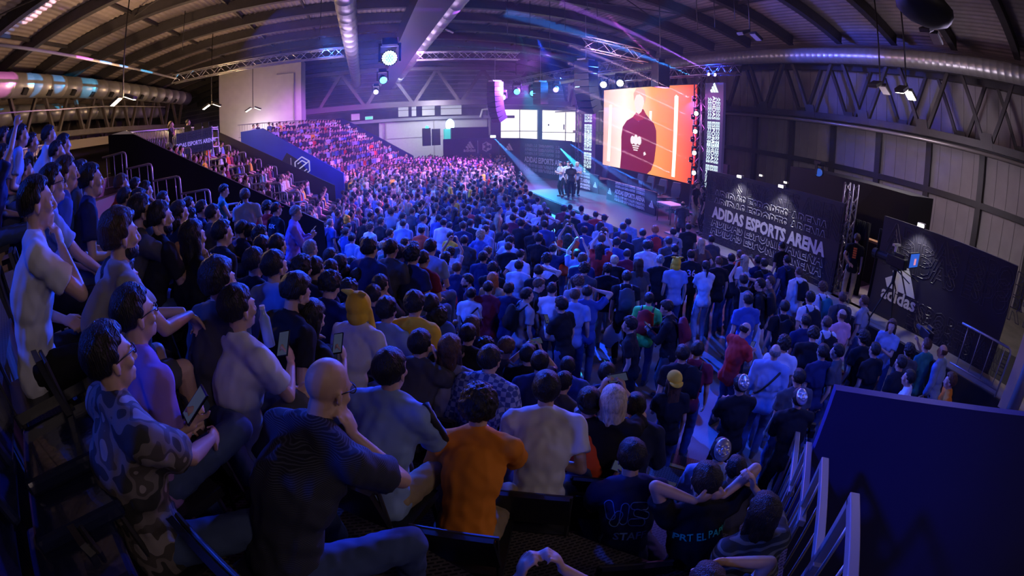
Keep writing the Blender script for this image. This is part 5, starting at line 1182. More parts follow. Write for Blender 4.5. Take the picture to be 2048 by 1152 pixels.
FP(1349, 500, 28, 'black', 'short', 'd', 'man with blue-lit hair behind the standing yellow plush hood', 2)
FP(1320, 522, 30, 'black', 'buzz', 'g', 'man in a white hat and a black T-shirt', 2, dict(cap='white'), w=1.1)
FP(1285, 468, 26, 'dgrey', 'short', 'd', 'man in a dark leather jacket and jeans from behind', 2, dict(pants='jean'), sleeve=1.7, w=1.05)
FP(1208, 466, 26, 'white', 'curly', 'n', 'curly haired man in a white T-shirt holding his arms out', 2, dict(), L='out', R='out', w=1.05)
FP(1256, 446, 24, 'lblue', 'short', 'd', 'tall man in a pale blue shirt before the near gaming desk', 0, dict(), sleeve=1.7)
FP(1136, 479, 25, 'rorange', 'long', 'd', 'woman in a red-orange top with black rucksack filming with raised arms', 2, dict(bp='black', phR=PH('small phone raised over the woman in the red-orange top', 'p', 1)), L='high', R='high', fem=1)
FP(1136, 438, 23, 'grey', 'short', 'd', 'man in a grey T-shirt with dark rucksack turned sideways', -40, dict(bp='black'), L='cross', R='cross')
FP(1080, 428, 23, 'white', 'short', 'd', 'man in white with a black bolt on his back, right one of the pair', 2, dict(bolt=1))
FP(1058, 419, 22, 'white', 'curly', 'd', 'man in white with a black bolt on his back, left one of the pair', 2, dict(bolt=1))
FP(999, 421, 22, 'beige', 'short', 'd', 'man in a beige hoodie standing sideways', -60, dict(), hood=True, sleeve=1.7)
FP(972, 450, 24, 'lblue', 'short', 'd', 'man in a bright blue hoodie seen from behind', 2, dict(), hood=True, sleeve=1.7)
FP(941, 448, 23, 'black', 'short', 'd', 'man in a black T-shirt left of the bright blue hoodie', 2, dict(pants='jean'))
FP(966, 421, 21, 'tealstripe', 'buzz', 'g', 'man in a teal striped shirt', 2, w=1.1)
FP(1011, 456, 23, 'black', 'short', 'd', 'man in black right of the bright blue hoodie', 0)
FP(1173, 438, 22, 'navy', 'short', 'd', 'man in a navy T-shirt with folded arms beside the grey T-shirt', -10, dict(), L='cross', R='cross')
FP(1310, 462, 24, 'blue', 'messy', 'o', 'woman in blue with a red rucksack near the stage end', 0, dict(bp='red'), fem=1)
FP(1346, 466, 25, 'grey', 'short', 'd', 'man in a grey T-shirt with a sling bag near the stage end', 0, dict(sling=1))
FP(1376, 456, 25, 'black', 'short', 'd', 'man in a long black T-shirt near the lettered board', 0, w=1.08)
FP(1402, 488, 26, 'brown', 'long', 'y', 'woman with long blond hair, hands behind her back, by the lettered board', 0, dict(), L='hipb', R='hipb', fem=1)
FP(1422, 481, 25, 'dgrey', 'short', 'd', 'man in dark grey right of the long blond hair', 0)
FP(1437, 525, 30, 'black', 'buzz', 'n', 'short haired man in black right of the draped white top', 0)
FP(1462, 519, 28, 'black', 'short', 'd', 'man in a black T-shirt in the front row by the lettered board', 4)
FP(1479, 512, 24, 'rorange', 'short', 'n', 'person in bright orange close to the lettered board', 10)
FP(1488, 522, 27, 'white', 'long', 'y', 'woman with long wavy blond hair below the letters', 6, dict(), fem=1)
FP(1515, 523, 27, 'navy', 'short', 'd', 'man with sunglasses on his head filming below the letters', 8, dict(phR=PH('phone lifted by the man with sunglasses on his head', 'l')), R='view', L='view')
FP(1527, 529, 28, 'black', 'short', 'd', 'man in black with a rucksack, right of the one with sunglasses', 8, dict(bp='navy'))
FP(1563, 494, 25, 'black', 'short', 'd', 'tall dark silhouette close against the lettered board', 0)
FP(1573, 522, 29, 'navy', 'short', 'd', 'man in navy with a rucksack below the letters ARENA', 4, dict(bp='black'), w=1.06)
FP(1597, 546, 32, 'white', 'buzz', 'n', 'tall man in a cream hoodie with a black one-strap bag', 2, dict(bp='black', pants='ljean'), hood=True, sleeve=1.7)
FP(1486, 562, 34, 'black', 'short', 'd', 'person filming with a grey and red rucksack on the back', 2, dict(bp='grey', phL=PH('phone raised by the wearer of the grey and red rucksack', 'p', 1)), L='high', R='brow')
FP(1519, 571, 36, 'black', 'quiff', 'd', 'man in a black shirt carrying a rucksack, walking left', 60, dict(bp='black', pants='white'), legs='walk')
FP(1539, 566, 34, 'brown', 'short', 'n', 'blurred man walking in front of the cream hoodie', 80, legs='walk')
FP(1495, 602, 40, 'blue', 'short', 'd', 'man in a plain blue T-shirt seen from behind, above the red T-shirt', 6, dict(pants='black'), w=1.08)
FP(1568, 616, 36, 'black', 'short', 'd', 'man in black with rucksack standing below the cream hoodie', -6, dict(bp='black'))
FP(1644, 577, 34, 'white', 'curly', 'n', 'curly haired person in white with a teal rucksack', 2, dict(bp='teal'))
FP(1619, 598, 36, 'white', 'messy', 'd', 'man in a white T-shirt with a black rucksack, in the right hand crowd', 2, dict(bp='black'))
FP(1684, 598, 34, 'dgrey', 'short', 'n', 'man facing the camera side with a rucksack strap, near the doorway', -20, dict(bp='black'))
FP(1727, 604, 34, 'grey', 'short', 'n', 'man with a shoulder bag walking beside the video camera tripod', 20, dict(sling=1))
FP(1683, 632, 36, 'pink', 'bald', 'n', 'bald man in a pale pink T-shirt', 0, dict(), w=1.05)
FP(1652, 648, 36, 'white', 'buzz', 'n', 'man with sunglasses on a cropped head and a rucksack over white', 0, dict(bp='black'))
FP(1610, 644, 36, 'navy', 'buzz', 'd', 'broad man in navy with sunglasses pushed up', 0, dict(), w=1.15)
FP(1626, 672, 40, 'black', 'curly', 'd', 'curly haired man in black looking down at his hands', -30, dict(), L='phone', R='phone', nod=22, sleeve=1.7)
FP(1644, 706, 42, 'navy', 'short', 'd', 'man in a navy T-shirt behind the bald man with shoulder strap', 2)
FP(1673, 706, 42, 'dgrey', 'quiff', 'd', 'man in dark grey with a red patch, looking left', 40)
FP(1726, 678, 38, 'black', 'curly', 'd', 'person in black with curly hair near the camera platform', 0)
FP(1748, 702, 42, 'black', 'short', 'd', 'man in a black T-shirt near the blue partition, from behind', 2)
FP(1596, 757, 50, 'dgrey', 'buzz', 'd', 'broad short haired man in dark grey beside the mask leaning on the rail', 2, w=1.1)
FP(1394, 702, 44, 'maroon', 'short', 'd', 'bearded man with glasses and a big black rucksack', -20, dict(gl=1, bp='black'))
FP(1364, 710, 42, 'black', 'short', 'd', 'man in black beside the bearded man with big rucksack', 0)
FP(1800, 728, 40, 'black', 'short', 'd', 'man in black by the platform railing', 0)
FP(1817, 704, 38, 'dgrey', 'curly', 'd', 'camera operator with headphones by the railing', -16)
FP(1852, 692, 34, 'teal', 'short', 'n', 'man in teal aiming a shoulder camera', -8, R='view')
FP(1884, 704, 38, 'lblue', 'bald', 'n', 'balding man in a pale blue shirt with his back half turned', 10, dict(pants='navy'), sleeve=1.7, w=1.1)
FP(1816, 758, 44, 'white', 'short', 'd', 'man in white with a yellow collar bag near the blue partition', 30, dict())
FP(1899, 764, 44, 'orange', 'messy', 'n', 'man in an orange and dark jacket at the right end of the crowd', 40, dict(), sleeve=1.7)
FP(1783, 654, 34, 'lblue', 'long', 'n', 'smiling woman in a blue top with headset beside the tripod', 120, dict(), fem=1, L='cross', R='down')
FP(886, 568, 36, 'red', 'short', 'd', 'standing man in a red T-shirt with a thin black strap across his back', 2, dict(sling=1), w=1.1)
FP(943, 590, 34, 'white', 'short', 'd', 'boy in a white T-shirt with a dark strap across his back', 2, dict(sling=1), s=.93)
FP(977, 577, 36, 'maroon', 'buzz', 'd', 'man in a dark red T-shirt right of the boy in white', 2)
FP(1018, 580, 34, 'navy', 'short', 'd', 'man in a dark hoodie with a pale bolt on the back', 2, dict(), hood=True, sleeve=1.7)
FP(1078, 572, 34, 'black', 'short', 'n', 'man with glasses looking down, right of the bolt hoodie', -60, dict(gl=1), nod=18)
FP(1104, 580, 34, 'white', 'buzz', 'd', 'man in white with a rucksack strap, left of the blue T-shirt', 0)
FP(1150, 592, 32, 'lblue', 'buzz', 'n', 'man in pale blue left of the blue T-shirt shading his brow', 0)
FP(934, 563, 32, 'navy', 'short', 'd', 'man in navy with a beard facing the camera', 120)
FP(986, 560, 32, 'beige', 'long', 'o', 'woman with long orange hair', 2, fem=1)
FP(1094, 520, 30, 'white', 'curly', 'd', 'curly haired woman in a white top in the middle of the floor', -10, fem=1)
FP(1165, 520, 28, 'navy', 'messy', 'n', 'person in navy in front of the man holding his arms out', 0)
FP(695, 440, 26, 'dgrey', None, 'd', 'person under a yellow knitted hat amid the left crowd', -10, dict(plush='yellow'))
FP(627, 450, 28, 'red', 'buzz', 'b', 'man in a red hoodie near the foot of the black panel', -10, hood=True, sleeve=1.7)
FP(660, 442, 26, 'white', 'messy', 'd', 'person in white with a rucksack near the red hoodie', 0, dict(bp='grey'))
FP(742, 432, 25, 'black', 'short', 'd', 'person in a flat black hat beside the orange-yellow cap', -10, dict(cap='black'))
FP(759, 408, 23, 'white', 'bald', 'g', 'bald man in a white shirt in the left crowd', 0, sleeve=1.7)
FP(677, 430, 24, 'navy', 'short', 'd', 'person filming with both arms raised near the foot of the black panel', -10, L='high', R='high')
FP(846, 430, 22, 'navy', 'buzz', 'd', 'man holding a phone far above the crowd with both hands', 0, dict(), L='high', R='high')
FP(832, 418, 22, 'white', 'long', 'd', 'woman in a pale top, beside the raised phone', 0, fem=1)
FP(792, 420, 23, 'lblue', 'buzz', 'd', 'man in pale blue making a frame with raised hands', 0, L='high', R='high')
# door man on the walkway and stage people
person('X', 1707, 505, 22, 'black', 'messy', 'n', 'man in a black T-shirt with orange back print standing in the doorway', 0, dict(pants='khaki'), lod=1, pos=tuple(atz(1690, 604, .62)), L='hipb', R='down', az=-60)
for (px, py, sh, hr, lb, lk) in ((1123, 392, 'white', 'short', 'presenter in white on stage, left of the three in the cyan light', 100), (1136, 390, 'white', 'short', 'presenter in white on stage, middle of the three in the cyan light', 140), (1152, 391, 'lblue', 'bob', 'presenter with pale hair on stage, right of the three in the cyan light', 170)):
    p = atz(px, py, .6); person('X', px, py, 20, sh, hr, 'd' if hr == 'short' else 'w', lb, 0, dict(pants='black'), lod=1, pos=tuple(p), az=lk, L='phone', R='cross')
p = atz(1141, 398, .6); person('X', 0, 0, 18, 'black', 'pony', 'd', 'crew member in black before the three presenters on stage', 0, dict(pants='black'), lod=1, pos=tuple(p), az=-20)
p = atz(1385, 452, .6); person('X', 0, 0, 18, 'black', 'short', 'd', 'stage hand in black T-shirt with orange print at the end of the stage', 0, dict(pants='khaki'), lod=1, pos=tuple(p), az=200)
p = atz(1403, 468, .6); person('X', 0, 0, 18, 'black', 'short', 'd', 'dark figure standing at the edge of the lettered board on the stage end', 0, dict(pants='black'), lod=1, pos=tuple(p), az=60)
p = atz(1358, 498, 0); person('X', 0, 0, 18, 'dgrey', 'bald', 'd', 'man in dark grey leaning on the small white stage table', 0, dict(pants='black'), lod=1, pos=tuple(p), az=-40)
p = atz(1110, 335, .6); person('X', 0, 0, 18, 'black', 'buzz', 'd', 'crew member in black at the far back corner of the stage', 0, dict(pants='black'), lod=1, pos=(13.2, 29.5, 0), az=100)
# booth commentators
q0_ = aty(338, 250, 17.2); person('X', 0, 0, 18, 'dgrey', 'pony', 'n', 'commentator in a grey T-shirt with a microphone beside the lettered booth', 0, dict(pants='ljean'), lod=1, pos=(q0_.x, 17.2, q0_.z - 1.62), az=-80, R='chin')
q0_ = aty(372, 246, 18.4); person('X', 0, 0, 18, 'navy', 'short', 'd', 'commentator behind the booth banner in navy', 0, dict(pants='black'), lod=1, pos=(q0_.x, 18.4, q0_.z - 1.62), az=-80, L='phone')
# bolts on two white shirts, cap badge, interlocking marks of the STAFF shirt, number line
for (pt, lb, o) in list(PEOPLE):
    if 'bolt' in lb and 'pair' in lb:
        sh = [c for c in o.children if c.name.startswith('shirt')][0]; f = [v for v in FIG.values() if v['shirt'] == sh.data][0]
        c = f['shm'] - f['f2']*.175 - f['u2']*.16
        pts = [(.05, .16), (-.07, -.01), (-.01, -.01), (-.05, -.16), (.08, .03), (.015, .03)]
        MB().prism([c + f['r']*x + f['u2']*y for x, y in pts], f['f2']*.012).build('shirt_print', M_black, sh)
for (pt, lb, o) in list(PEOPLE):
    if 'doorway' in lb and 'orange back print' in lb:
        sh = [c for c in o.children if c.name.startswith('shirt')][0]; f = [v for v in FIG.values() if v['shirt'] == sh.data][0]; mb = MB()
        for k in range(5): c = f['shm'] - f['f2']*.165 - f['u2']*(.05 + .055*k); mb.prism([c + f['r']*x + f['u2']*y for x, y in ((-.05, 0), (.05, 0), (.05, .042), (-.05, .042))], f['f2']*.02)
        mb.build('back_print', mat('orange_print', (.9, .2, .02), .6), sh)
sh = [c for c in STAFF.children if c.name.startswith('shirt')][0]; f = [v for v in FIG.values() if v['shirt'] == sh.data][0]
bv = BVHTree.FromPolygons([v.co for v in f['shirt'].vertices], [tuple(p.vertices) for p in f['shirt'].polygons]); mb = MB()
def stadium(cx, cy, L, w, rot):
    pts = []
    for k in range(25):
        a = 2*PI*k/24; x = w*math.cos(a); y = w*math.sin(a) + (L if math.sin(a) > 0 else -L); c, s_ = math.cos(rot), math.sin(rot); X, Y = cx + c*x - s_*y, cy + s_*x + c*y
        q = f['shm'] - f['f2']*.5 + f['r']*X + f['u2']*(Y - .13); h = bv.ray_cast(q, f['f2'], 1.)
        if h[0]: pts.append(h[0] - f['f2']*.004)
    if len(pts) > 5: mb.tube(pts, .0035, 4, False)
for a in ((-.125, .03, .035, .024, .15), (-.09, -.02, .03, .022, -.5), (-.045, .01, .04, .024, -.15), (.05, .05, .035, .022, 1.45), (.06, .0, .03, .022, 1.2), (.03, -.045, .03, .022, 1.45)): stadium(*a)
mb.build('shirt_print', M_staff, sh)
# ------------------------------------------------------------------ packed crowd
def crowd_low(sit):
    "light figure for the far mass: (verts, faces, zone) zone 0 skin 1 shirt 2 trousers 3 hair"
    mb = MB(); zone = []
    def ad(fn, z):
        n = len(mb.f); fn(); zone.extend([z]*(len(mb.f)-n))
    H = 0 if not sit else -.40
    ad(lambda: mb.ell((0, .01, 1.58+H), (.075, .09, .11), None, 7, 5), 0); ad(lambda: mb.ell((0, -.02, 1.625+H), (.086, .10, .10), None, 7, 5), 3)
    ad(lambda: mb.cap((0, 0, 1.42+H), (0, 0, 1.5+H), .05, .05, 6), 0)
    ad(lambda: mb.cap((-.15, 0, 1.36+H), (.15, 0, 1.36+H), .085, .085, 7), 1); ad(lambda: mb.ell((0, 0, 1.15+H), (.17, .12, .28), None, 8, 6), 1)
    for s in (-1, 1):
        ad(lambda: mb.cap((s*.2, 0, 1.36+H), (s*.235, -.02, 1.14+H), .06, .05, 6), 1); ad(lambda: mb.cap((s*.235, -.02, 1.12+H), (s*.16, .2, 1.02+H), .04, .035, 6), 0)
        if sit: ad(lambda: mb.cap((s*.09, 0, .52), (s*.13, .42, .52), .09, .07, 6), 2); ad(lambda: mb.cap((s*.13, .43, .5), (s*.13, .40, .08), .065, .05, 6), 2)
        else: ad(lambda: mb.cap((s*.09, 0, .9), (s*.11, 0, .08), .10, .06, 6), 2)
    return np.array(mb.v), mb.f, zone
LOWS = {k: crowd_low(k) for k in (0, 1)}
def mass(name, items, label, cat):
    V = []; Fc = []; Cc = []; off = 0
    for (x, y, z, rz, sit, s, cols) in items:
        v, f, zn = LOWS[sit]; c, sn = math.cos(rz), math.sin(rz); q = v*s; q = np.c_[q[:, 0]*c - q[:, 1]*sn + x, q[:, 0]*sn + q[:, 1]*c + y, q[:, 2] + z]; V.append(q)
        for ff, z_ in zip(f, zn): Fc.append(tuple(i + off for i in ff)); Cc += [cols[z_]]*len(ff)
        off += len(v)
    me = bpy.data.meshes.new(name); me.from_pydata(np.concatenate(V).tolist(), [], Fc); me.polygons.foreach_set('use_smooth', [True]*len(Fc)); at = me.color_attributes.new('cloth_colour', 'FLOAT_COLOR', 'CORNER'); at.data.foreach_set('color', np.array([(*c, 1) for c in Cc], np.float32).ravel()); me.update()
    m = bpy.data.materials.new('crowd_clothes'); m.use_nodes = True; b = m.node_tree.nodes['Principled BSDF']; a = m.node_tree.nodes.new('ShaderNodeAttribute'); a.attribute_name = 'cloth_colour'; m.node_tree.links.new(a.outputs['Color'], b.inputs['Base Color']); b.inputs['Roughness'].default_value = .8; me.materials.append(m)
    return tag(link(name, me), label, cat, None, 'stuff')
PAL = ['black']*9 + ['navy']*7 + ['dgrey']*5 + ['white']*7 + ['grey']*4 + ['lblue']*4 + ['blue']*4 + ['red', 'rorange', 'maroon', 'beige', 'yellow', 'teal', 'pink']
HP = ['d']*16 + ['b']*6 + ['n']*4 + ['y', 'g']
def inpoly(x, y, P):
    c = False; j = len(P)-1
    for i in range(len(P)):
        if (P[i][1] > y) != (P[j][1] > y) and x < (P[j][0]-P[i][0])*(y-P[i][1])/(P[j][1]-P[i][1]) + P[i][0]: c = not c
        j = i
    return c
heads = [p[0] for p in PEOPLE]; occupied = [Vector(p[2].location) for p in PEOPLE]
cand = []   # (pixel, world pos, sit, rz)
# standing floor: area between the stands and the stage where the photograph shows the packed crowd
POLY = [(600, 425), (700, 380), (700, 345), (850, 310), (885, 288), (1000, 300), (1040, 345), (1062, 385), (1090, 402), (1150, 412), (1240, 440), (1345, 478), (1400, 500), (1330, 540), (1180, 560), (1040, 590), (930, 600), (880, 530), (700, 480)]
rs = np.random.RandomState(3); pts = []
def far_enough(p, dmin):
    for q in pts:
        if abs(q.x-p.x) < dmin and abs(q.y-p.y) < dmin and (q-p).length < dmin: return False
    return True
for _ in range(30000):
    p = Vector((rs.uniform(-4, 12), rs.uniform(5, 42), 0)); px = proj(p + Vector((0, 0, 1.62)))
    if not inpoly(*px, POLY): continue
    if p.x > 8.2 and p.y > 12.9 and p.y < 28.6: continue
    if p.x < -1.2 and 7.8 < p.y < 22.4: continue
    q = p - stC.o
    if q.dot(stC.n) < .15 and q.dot(stC.r) > -.6: continue
    if p.y > 38.8 and p.x > 6: continue
    dmin = .52 if p.y < 20 else .58
    if not far_enough(p, dmin) or any((Vector((o.x, o.y, 0)) - p).length < .55 for o in occupied): continue
    pts.append(p)
for p in pts: d = TARGET - p; cand.append((p, 0, math.atan2(-d.x, d.y) + rs.uniform(-.35, .35)))
# seated rows: booth stand and far stand
def rows(S_, n, a0, a1, pitch, fill, skip=None, turn=0):
    for r_ in range(n):
        a = a0 + rs.uniform(0, .3)
        while a < a1:
            if rs.rand() < fill and not (skip and skip(r_, a)):
                p = S_.P(r_ + .55, a + rs.uniform(-.06, .06), S_.z(r_+1)); d = TARGET - p; cand.append((p, 1, math.atan2(-S_.n.x, S_.n.y) + turn + rs.uniform(-.3, .3)))
            a += pitch
rows(stB, 7, .4, 8.0, .52, .85, lambda r_, a: 3.3 < a < 4.7 or (r_ > 5 and 3 < a < 5.6), .25)
rows(stC, 9, .1, 14.4, .5, .93, None, -.1)
# more seated people filling the nearest stands (those the list above leaves between)
def px_size(p, h): a = proj(p + Vector((0, 0, h+.12))); b = proj(p + Vector((0, 0, h-.12))); return math.hypot(a[0]-b[0], a[1]-b[1])
cand = [(p, s_, rz, proj(p + Vector((0, 0, 1.62 if not s_ else 1.2))), px_size(p, 1.62 if not s_ else 1.2)) for p, s_, rz in cand]
cand = [c for c in cand if -20 < c[3][0] < 2068 and -20 < c[3][1] < 1172]
cand.sort(key=lambda c: -c[4])
NIND = max(0, 298 - len(PEOPLE)); ind = cand[:NIND]; rest = cand[NIND:]
V_ST = [dict(), dict(L='cross', R='cross'), dict(R='phone', L='phone', nod=12), dict(L='hipb', R='down', legs='hip'), dict(fem=1, s=.95), dict(L='down', R='brow'), dict(w=1.12, tw=8), dict(sleeve=1.7), dict(sleeve=1.7, hood=True), dict(R='high', L='high')]
V_SI = [dict(), dict(L='lap', R='lap', lean=14), dict(R='chin', lean=18), dict(fem=1, s=.95), dict(L='knee', R='knee', lean=20)]
HS = ['short']*6 + ['quiff', 'messy', 'messy', 'curly', 'long']
named = [(p[0], p[1]) for p in PEOPLE]; used = set(); COLN = dict(black='black', navy='navy', dgrey='dark grey', white='white', grey='grey', lblue='pale blue', blue='blue', red='red', rorange='red-orange', maroon='dark red', beige='beige', yellow='yellow', teal='teal', pink='pink')
HN = dict(d='dark', b='dark brown', n='brown', y='blond', g='grey', o='ginger')
def mk_label(px, col, hcx, style, sit):
    verb = 'seated spectator' if sit else 'standing spectator'
    base = '%s in %s with %s%s hair' % (verb, COLN[col], 'long ' if style == 'long' else '', HN[hcx])
    for (q, lb) in sorted(named, key=lambda n: (n[0][0]-px[0])**2 + (n[0][1]-px[1])**2)[:14]:
        dx, dy = px[0]-q[0], px[1]-q[1]
        rel = ('right of' if dx > 0 else 'left of') if abs(dx) > abs(dy) else ('in front of' if dy > 0 else 'behind')
        ref = lb; w_ = ref.replace(',', '').split()
        ref = ' '.join(w_[:7]); 
        while ref.split()[-1] in ('a', 'the', 'with', 'in', 'of', 'and', 'at', 'his', 'her', 'on', 'by', 'to', 'beside', 'near', 'behind', 'looking', 'one', 'right', 'left', 'just', 'her', 'their', 'two', 'its'): ref = ' '.join(ref.split()[:-1])
        L = '%s, %s the %s' % (base, rel, ref)
        if not ref.split()[-1].isalpha(): continue
        if len(L.replace('-', ' ').split()) <= 16 and L not in used: used.add(L); return L
    return '%s in the packed crowd' % base
for i, (p, sit, rz, px, sz) in enumerate(ind):
    shirt = PAL[rs.randint(len(PAL))]; hst = HS[rs.randint(len(HS))]; hcx = HP[rs.randint(len(HP))]; vv = dict((V_SI if sit else V_ST)[rs.randint(len(V_SI if sit else V_ST))])
    if rs.rand() < .75 and (vv.get('R') == 'high'): vv = {}
    if hst == 'long': vv = dict(vv, fem=1)
    vv['s'] = vv.get('s', 1.) * (1, .96, 1.03)[rs.randint(3)]
    ex = dict(skin='abc'[rs.randint(3)], pants=('jean', 'black', 'dgrey', 'khaki')[rs.randint(4)])
    person('S' if sit else 'X', 0, 0, sz, shirt, hst, hcx, mk_label(px, shirt, hcx, hst, sit), 0, ex, lod=1 if sz > 19 else 2, group='spectators in the packed crowd', pos=tuple(p), az=math.degrees(rz), seat=False, **vv)
items = []
for (p, sit, rz, px, sz) in rest:
    k = lambda d: d[rs.randint(len(d))]
    items.append((p.x, p.y, p.z, rz, sit, rs.uniform(.94, 1.05), (SKINS[k('abc')], CL[k(PAL)], CL[k(('jean', 'black', 'dgrey'))], HCOL[k(HP)])))
mass('crowd', items, 'mass of tiny spectators filling the far stand and the floor before the stage', 'crowd')
print('PEOPLE', len(PEOPLE), 'rest', len(rest), 'figs', len(FIG))
# ------------------------------------------------------------------ loose props
def tripod_camera(label, foot, h, yaw, big=True):
    t = thing('video_camera', label, 'video camera', tuple(foot), None, yaw)
    for k in range(3): a = k*2.094; MB().tube([(0, 0, h-.25), (.42*math.cos(a), .42*math.sin(a), 0)], .022, 6).build('tripod_leg', M_black, t)
    MB().tube([(0, 0, h-.35), (0, 0, h)], .05, 8).box((0, 0, h+.02), (.22, .22, .06)).build('tripod_head', M_black, t)
    MB().box((0, 0, h+.17), (.22, .55, .24)).box((0, -.05, h+.33), (.10, .3, .10)).build('camera_body', M_blackgloss, t, bevel=.02)
    MB().tube([(0, .28, h+.17), (0, .62, h+.17)], .10, 12).tube([(0, .62, h+.17), (0, .74, h+.17)], .12, 12).build('lens', M_black, t)
    for s in (-1, 1): MB().tube([(s*.12, -.1, h+.02), (s*.25, -.6, h-.12)], .015, 6).build('pan_handle', M_black, t)
    if big:
        mb = MB().box((.08, -.42, h+.33), (.52, .05, .34)); mb.build('monitor', M_black, t); MB().box((.08, -.448, h+.33), (.48, .01, .30)).build('screen', mat('camera_monitor', (0, 0, 0), .3, emit=(.03, .12, .65), es=.9), t)
        MB().box((.12, -.455, h+.30), (.10, .006, .14)).build('picture', mat('camera_picture', (0, 0, 0), .3, emit=(.9, .3, .4), es=.9), t)
        MB().box((.0, .1, h+.44), (.06, .06, .14)).box((0, .1, h+.53), (.3, .08, .05)).build('top_light', M_alu, t)
    return t
pc = atz(1755, 650, .6); tripod_camera('big video camera on a tripod with a blue monitor before the logo board', (10.35, pc.y - .1, .62), 1.35, math.atan2(-(TARGET.x-10.35), TARGET.y-pc.y), True)
p = atz(1853, 668, 1.75); t = thing('camcorder', 'small shoulder camera held up by the man in teal', 'video camera', tuple(p), None, -.6); MB().box((0, 0, 0), (.12, .34, .16)).build('camera_body', M_blackgloss, t, bevel=.01); MB().tube([(0, .17, 0), (0, .34, 0)], .05, 10).build('lens', M_black, t); MB().box((.02, -.05, .13), (.05, .16, .05)).build('handle', M_black, t)
p = atz(1622, 862, 1.15); t = thing('still_camera', 'black still camera held beside the blue partition by the stair rail', 'camera', tuple(p), None, .8); MB().box((0, 0, 0), (.15, .08, .11)).build('camera_body', M_blackgloss, t, bevel=.01); MB().tube([(0, .04, 0), (0, .13, 0)], .038, 10).build('lens', M_black, t); MB().box((0, 0, .08), (.05, .06, .05)).build('flash', M_black, t)
# railing at the end of the walkway
make_rail('pale handrail along the near end of the walkway edge', (9.95, 2.3, 1.6), (9.95, .9, 1.6), 1.0, 4)
# lectern style column at the far right edge
t = thing('silver_column', 'thick pale column standing at the right end of the logo board', 'column', (9.9, .35, 0)); MB().tube([(0, 0, 0), (0, 0, 3.1)], .16, 20).build('shaft', M_grey, t, True); MB().box((-.28, .25, 1.6), (.06, .22, 2.0)).build('signboard', M_white, t); MB().tube([(0, 0, 3.1), (0, 0, 3.25)], .19, 20).build('cap', M_grey, t, True)
# wrapped empty seats at the lower left
m_wrap = mat('plastic_wrapped_seat', (.012, .016, .05), .16, bump=.4, bs=14, coat=.6)
def wrapped(label, loc, rz, s=1.):
    t = thing('wrapped_seat', label, 'chair', loc, 'plastic wrapped seats', rz)
    MB().box((0, 0, .44), (.46, .42, .07)).build('seat', m_wrap, t, bevel=.02); MB().prism([(-.23, -.2, .55), (.23, -.2, .55), (.21, -.28, .92), (-.21, -.28, .92)], (0, -.05, 0)).build('backrest', m_wrap, t, bevel=.025)
    for sx in (-1, 1):
        for sy in (-1, 1): MB().tube([(sx*.2, sy*.18, .42), (sx*.22, sy*.2, 0)], .014, 6).build('leg', M_darkpost, t)
for (px, py, d, lb) in ((40, 712, 2.15, 'plastic wrapped seat at the left edge, uppermost of the empty ones'), (38, 795, 1.95, 'shiny plastic wrapped seat back at the left edge, middle of the empty ones'), (22, 905, 1.75, 'shiny plastic wrapped seat back at the left edge, lowest of the empty ones')):
    q = CAM + ray(px, py)*d; wrapped(lb, (q.x + .15, q.y - .1, q.z - .78), math.radians(-52))
# bottle, carrier bag
q = CAM + ray(532, 655)*2.45; t = thing('water_bottle', 'clear blue water bottle beside the young man with bare knees', 'bottle', tuple(q)); MB().tube([(0, 0, -.1), (0, 0, .05), (0, 0, .075), (0, 0, .10)], .03, 12, True, [.03, .03, .016, .013]).build('bottle_body', mat('bottle_plastic', (.3, .42, .62), .1, spec=.8), t, True); MB().tube([(0, 0, .10), (0, 0, .118)], .015, 10).build('cap', M_white, t)
q = atz(1225, 672, .5); t = thing('carrier_bag', 'pale blue carrier bag hanging from the hand of the man with big black rucksack', 'bag', tuple(q)); b = MB().ell((0, 0, 0), (.2, .1, .24)); b.build('bag', mat('bag_plastic', (.45, .55, .75), .35, bump=.5, bs=12), t, True); MB().tube([(-.06, 0, .2), (0, 0, .34), (.06, 0, .2)], .008, 5).build('bag_handle', M_white, t)
# step edges of the stairs
for k, (px, py, L) in enumerate(((1340, 930, .42), (1318, 962, .4), (1160, 1018, .45))):
    n_ = 4.35 - .82*k*.9 if k < 2 else 2.35; r = ray(px, py); z_ = (.28, .62, 1.35)[k]; q = CAM + r*((z_ - 4.2)/r.z); tag(MB().beam(q - st0.r*L/2, q + st0.r*L/2, .06, .03).build('step_edge', mat('step_yellow', (.55, .28, .04), .6)), ('yellow step edge at the foot of the nearest stairs', 'second yellow step edge of the nearest stairs, half hidden', 'worn brown step edge beside the STAFF T-shirt')[k], 'step edge')
# ------------------------------------------------------------------ light
w = bpy.data.worlds.new('world'); sc.world = w; w.use_nodes = True
w.node_tree.nodes['Background'].inputs[0].default_value = (.2, .25, .7, 1); w.node_tree.nodes['Background'].inputs[1].default_value = .008
BLU = (.012, .07, 1)
# blue lamps over the crowd
spot((.9, 16.7, 7.0), (-1.5, 2, 1.5), 14000, BLU, 75, .5, .3)
spot((9, 17.5, 7.3), (2, 5, 1), 12000, BLU, 80, .6, .3)
spot((11.4, 22, 7.2), (3, 12, 0), 14000, (.03, .13, 1), 80, .5, .3)
spot((12, 27, 7), (3, 22, 0), 14000, (.03, .22, 1), 75, .5, .3)
spot((2, 30, 8.5), (2, 24, 0), 9000, (.02, .2, 1), 80, .5, .3)
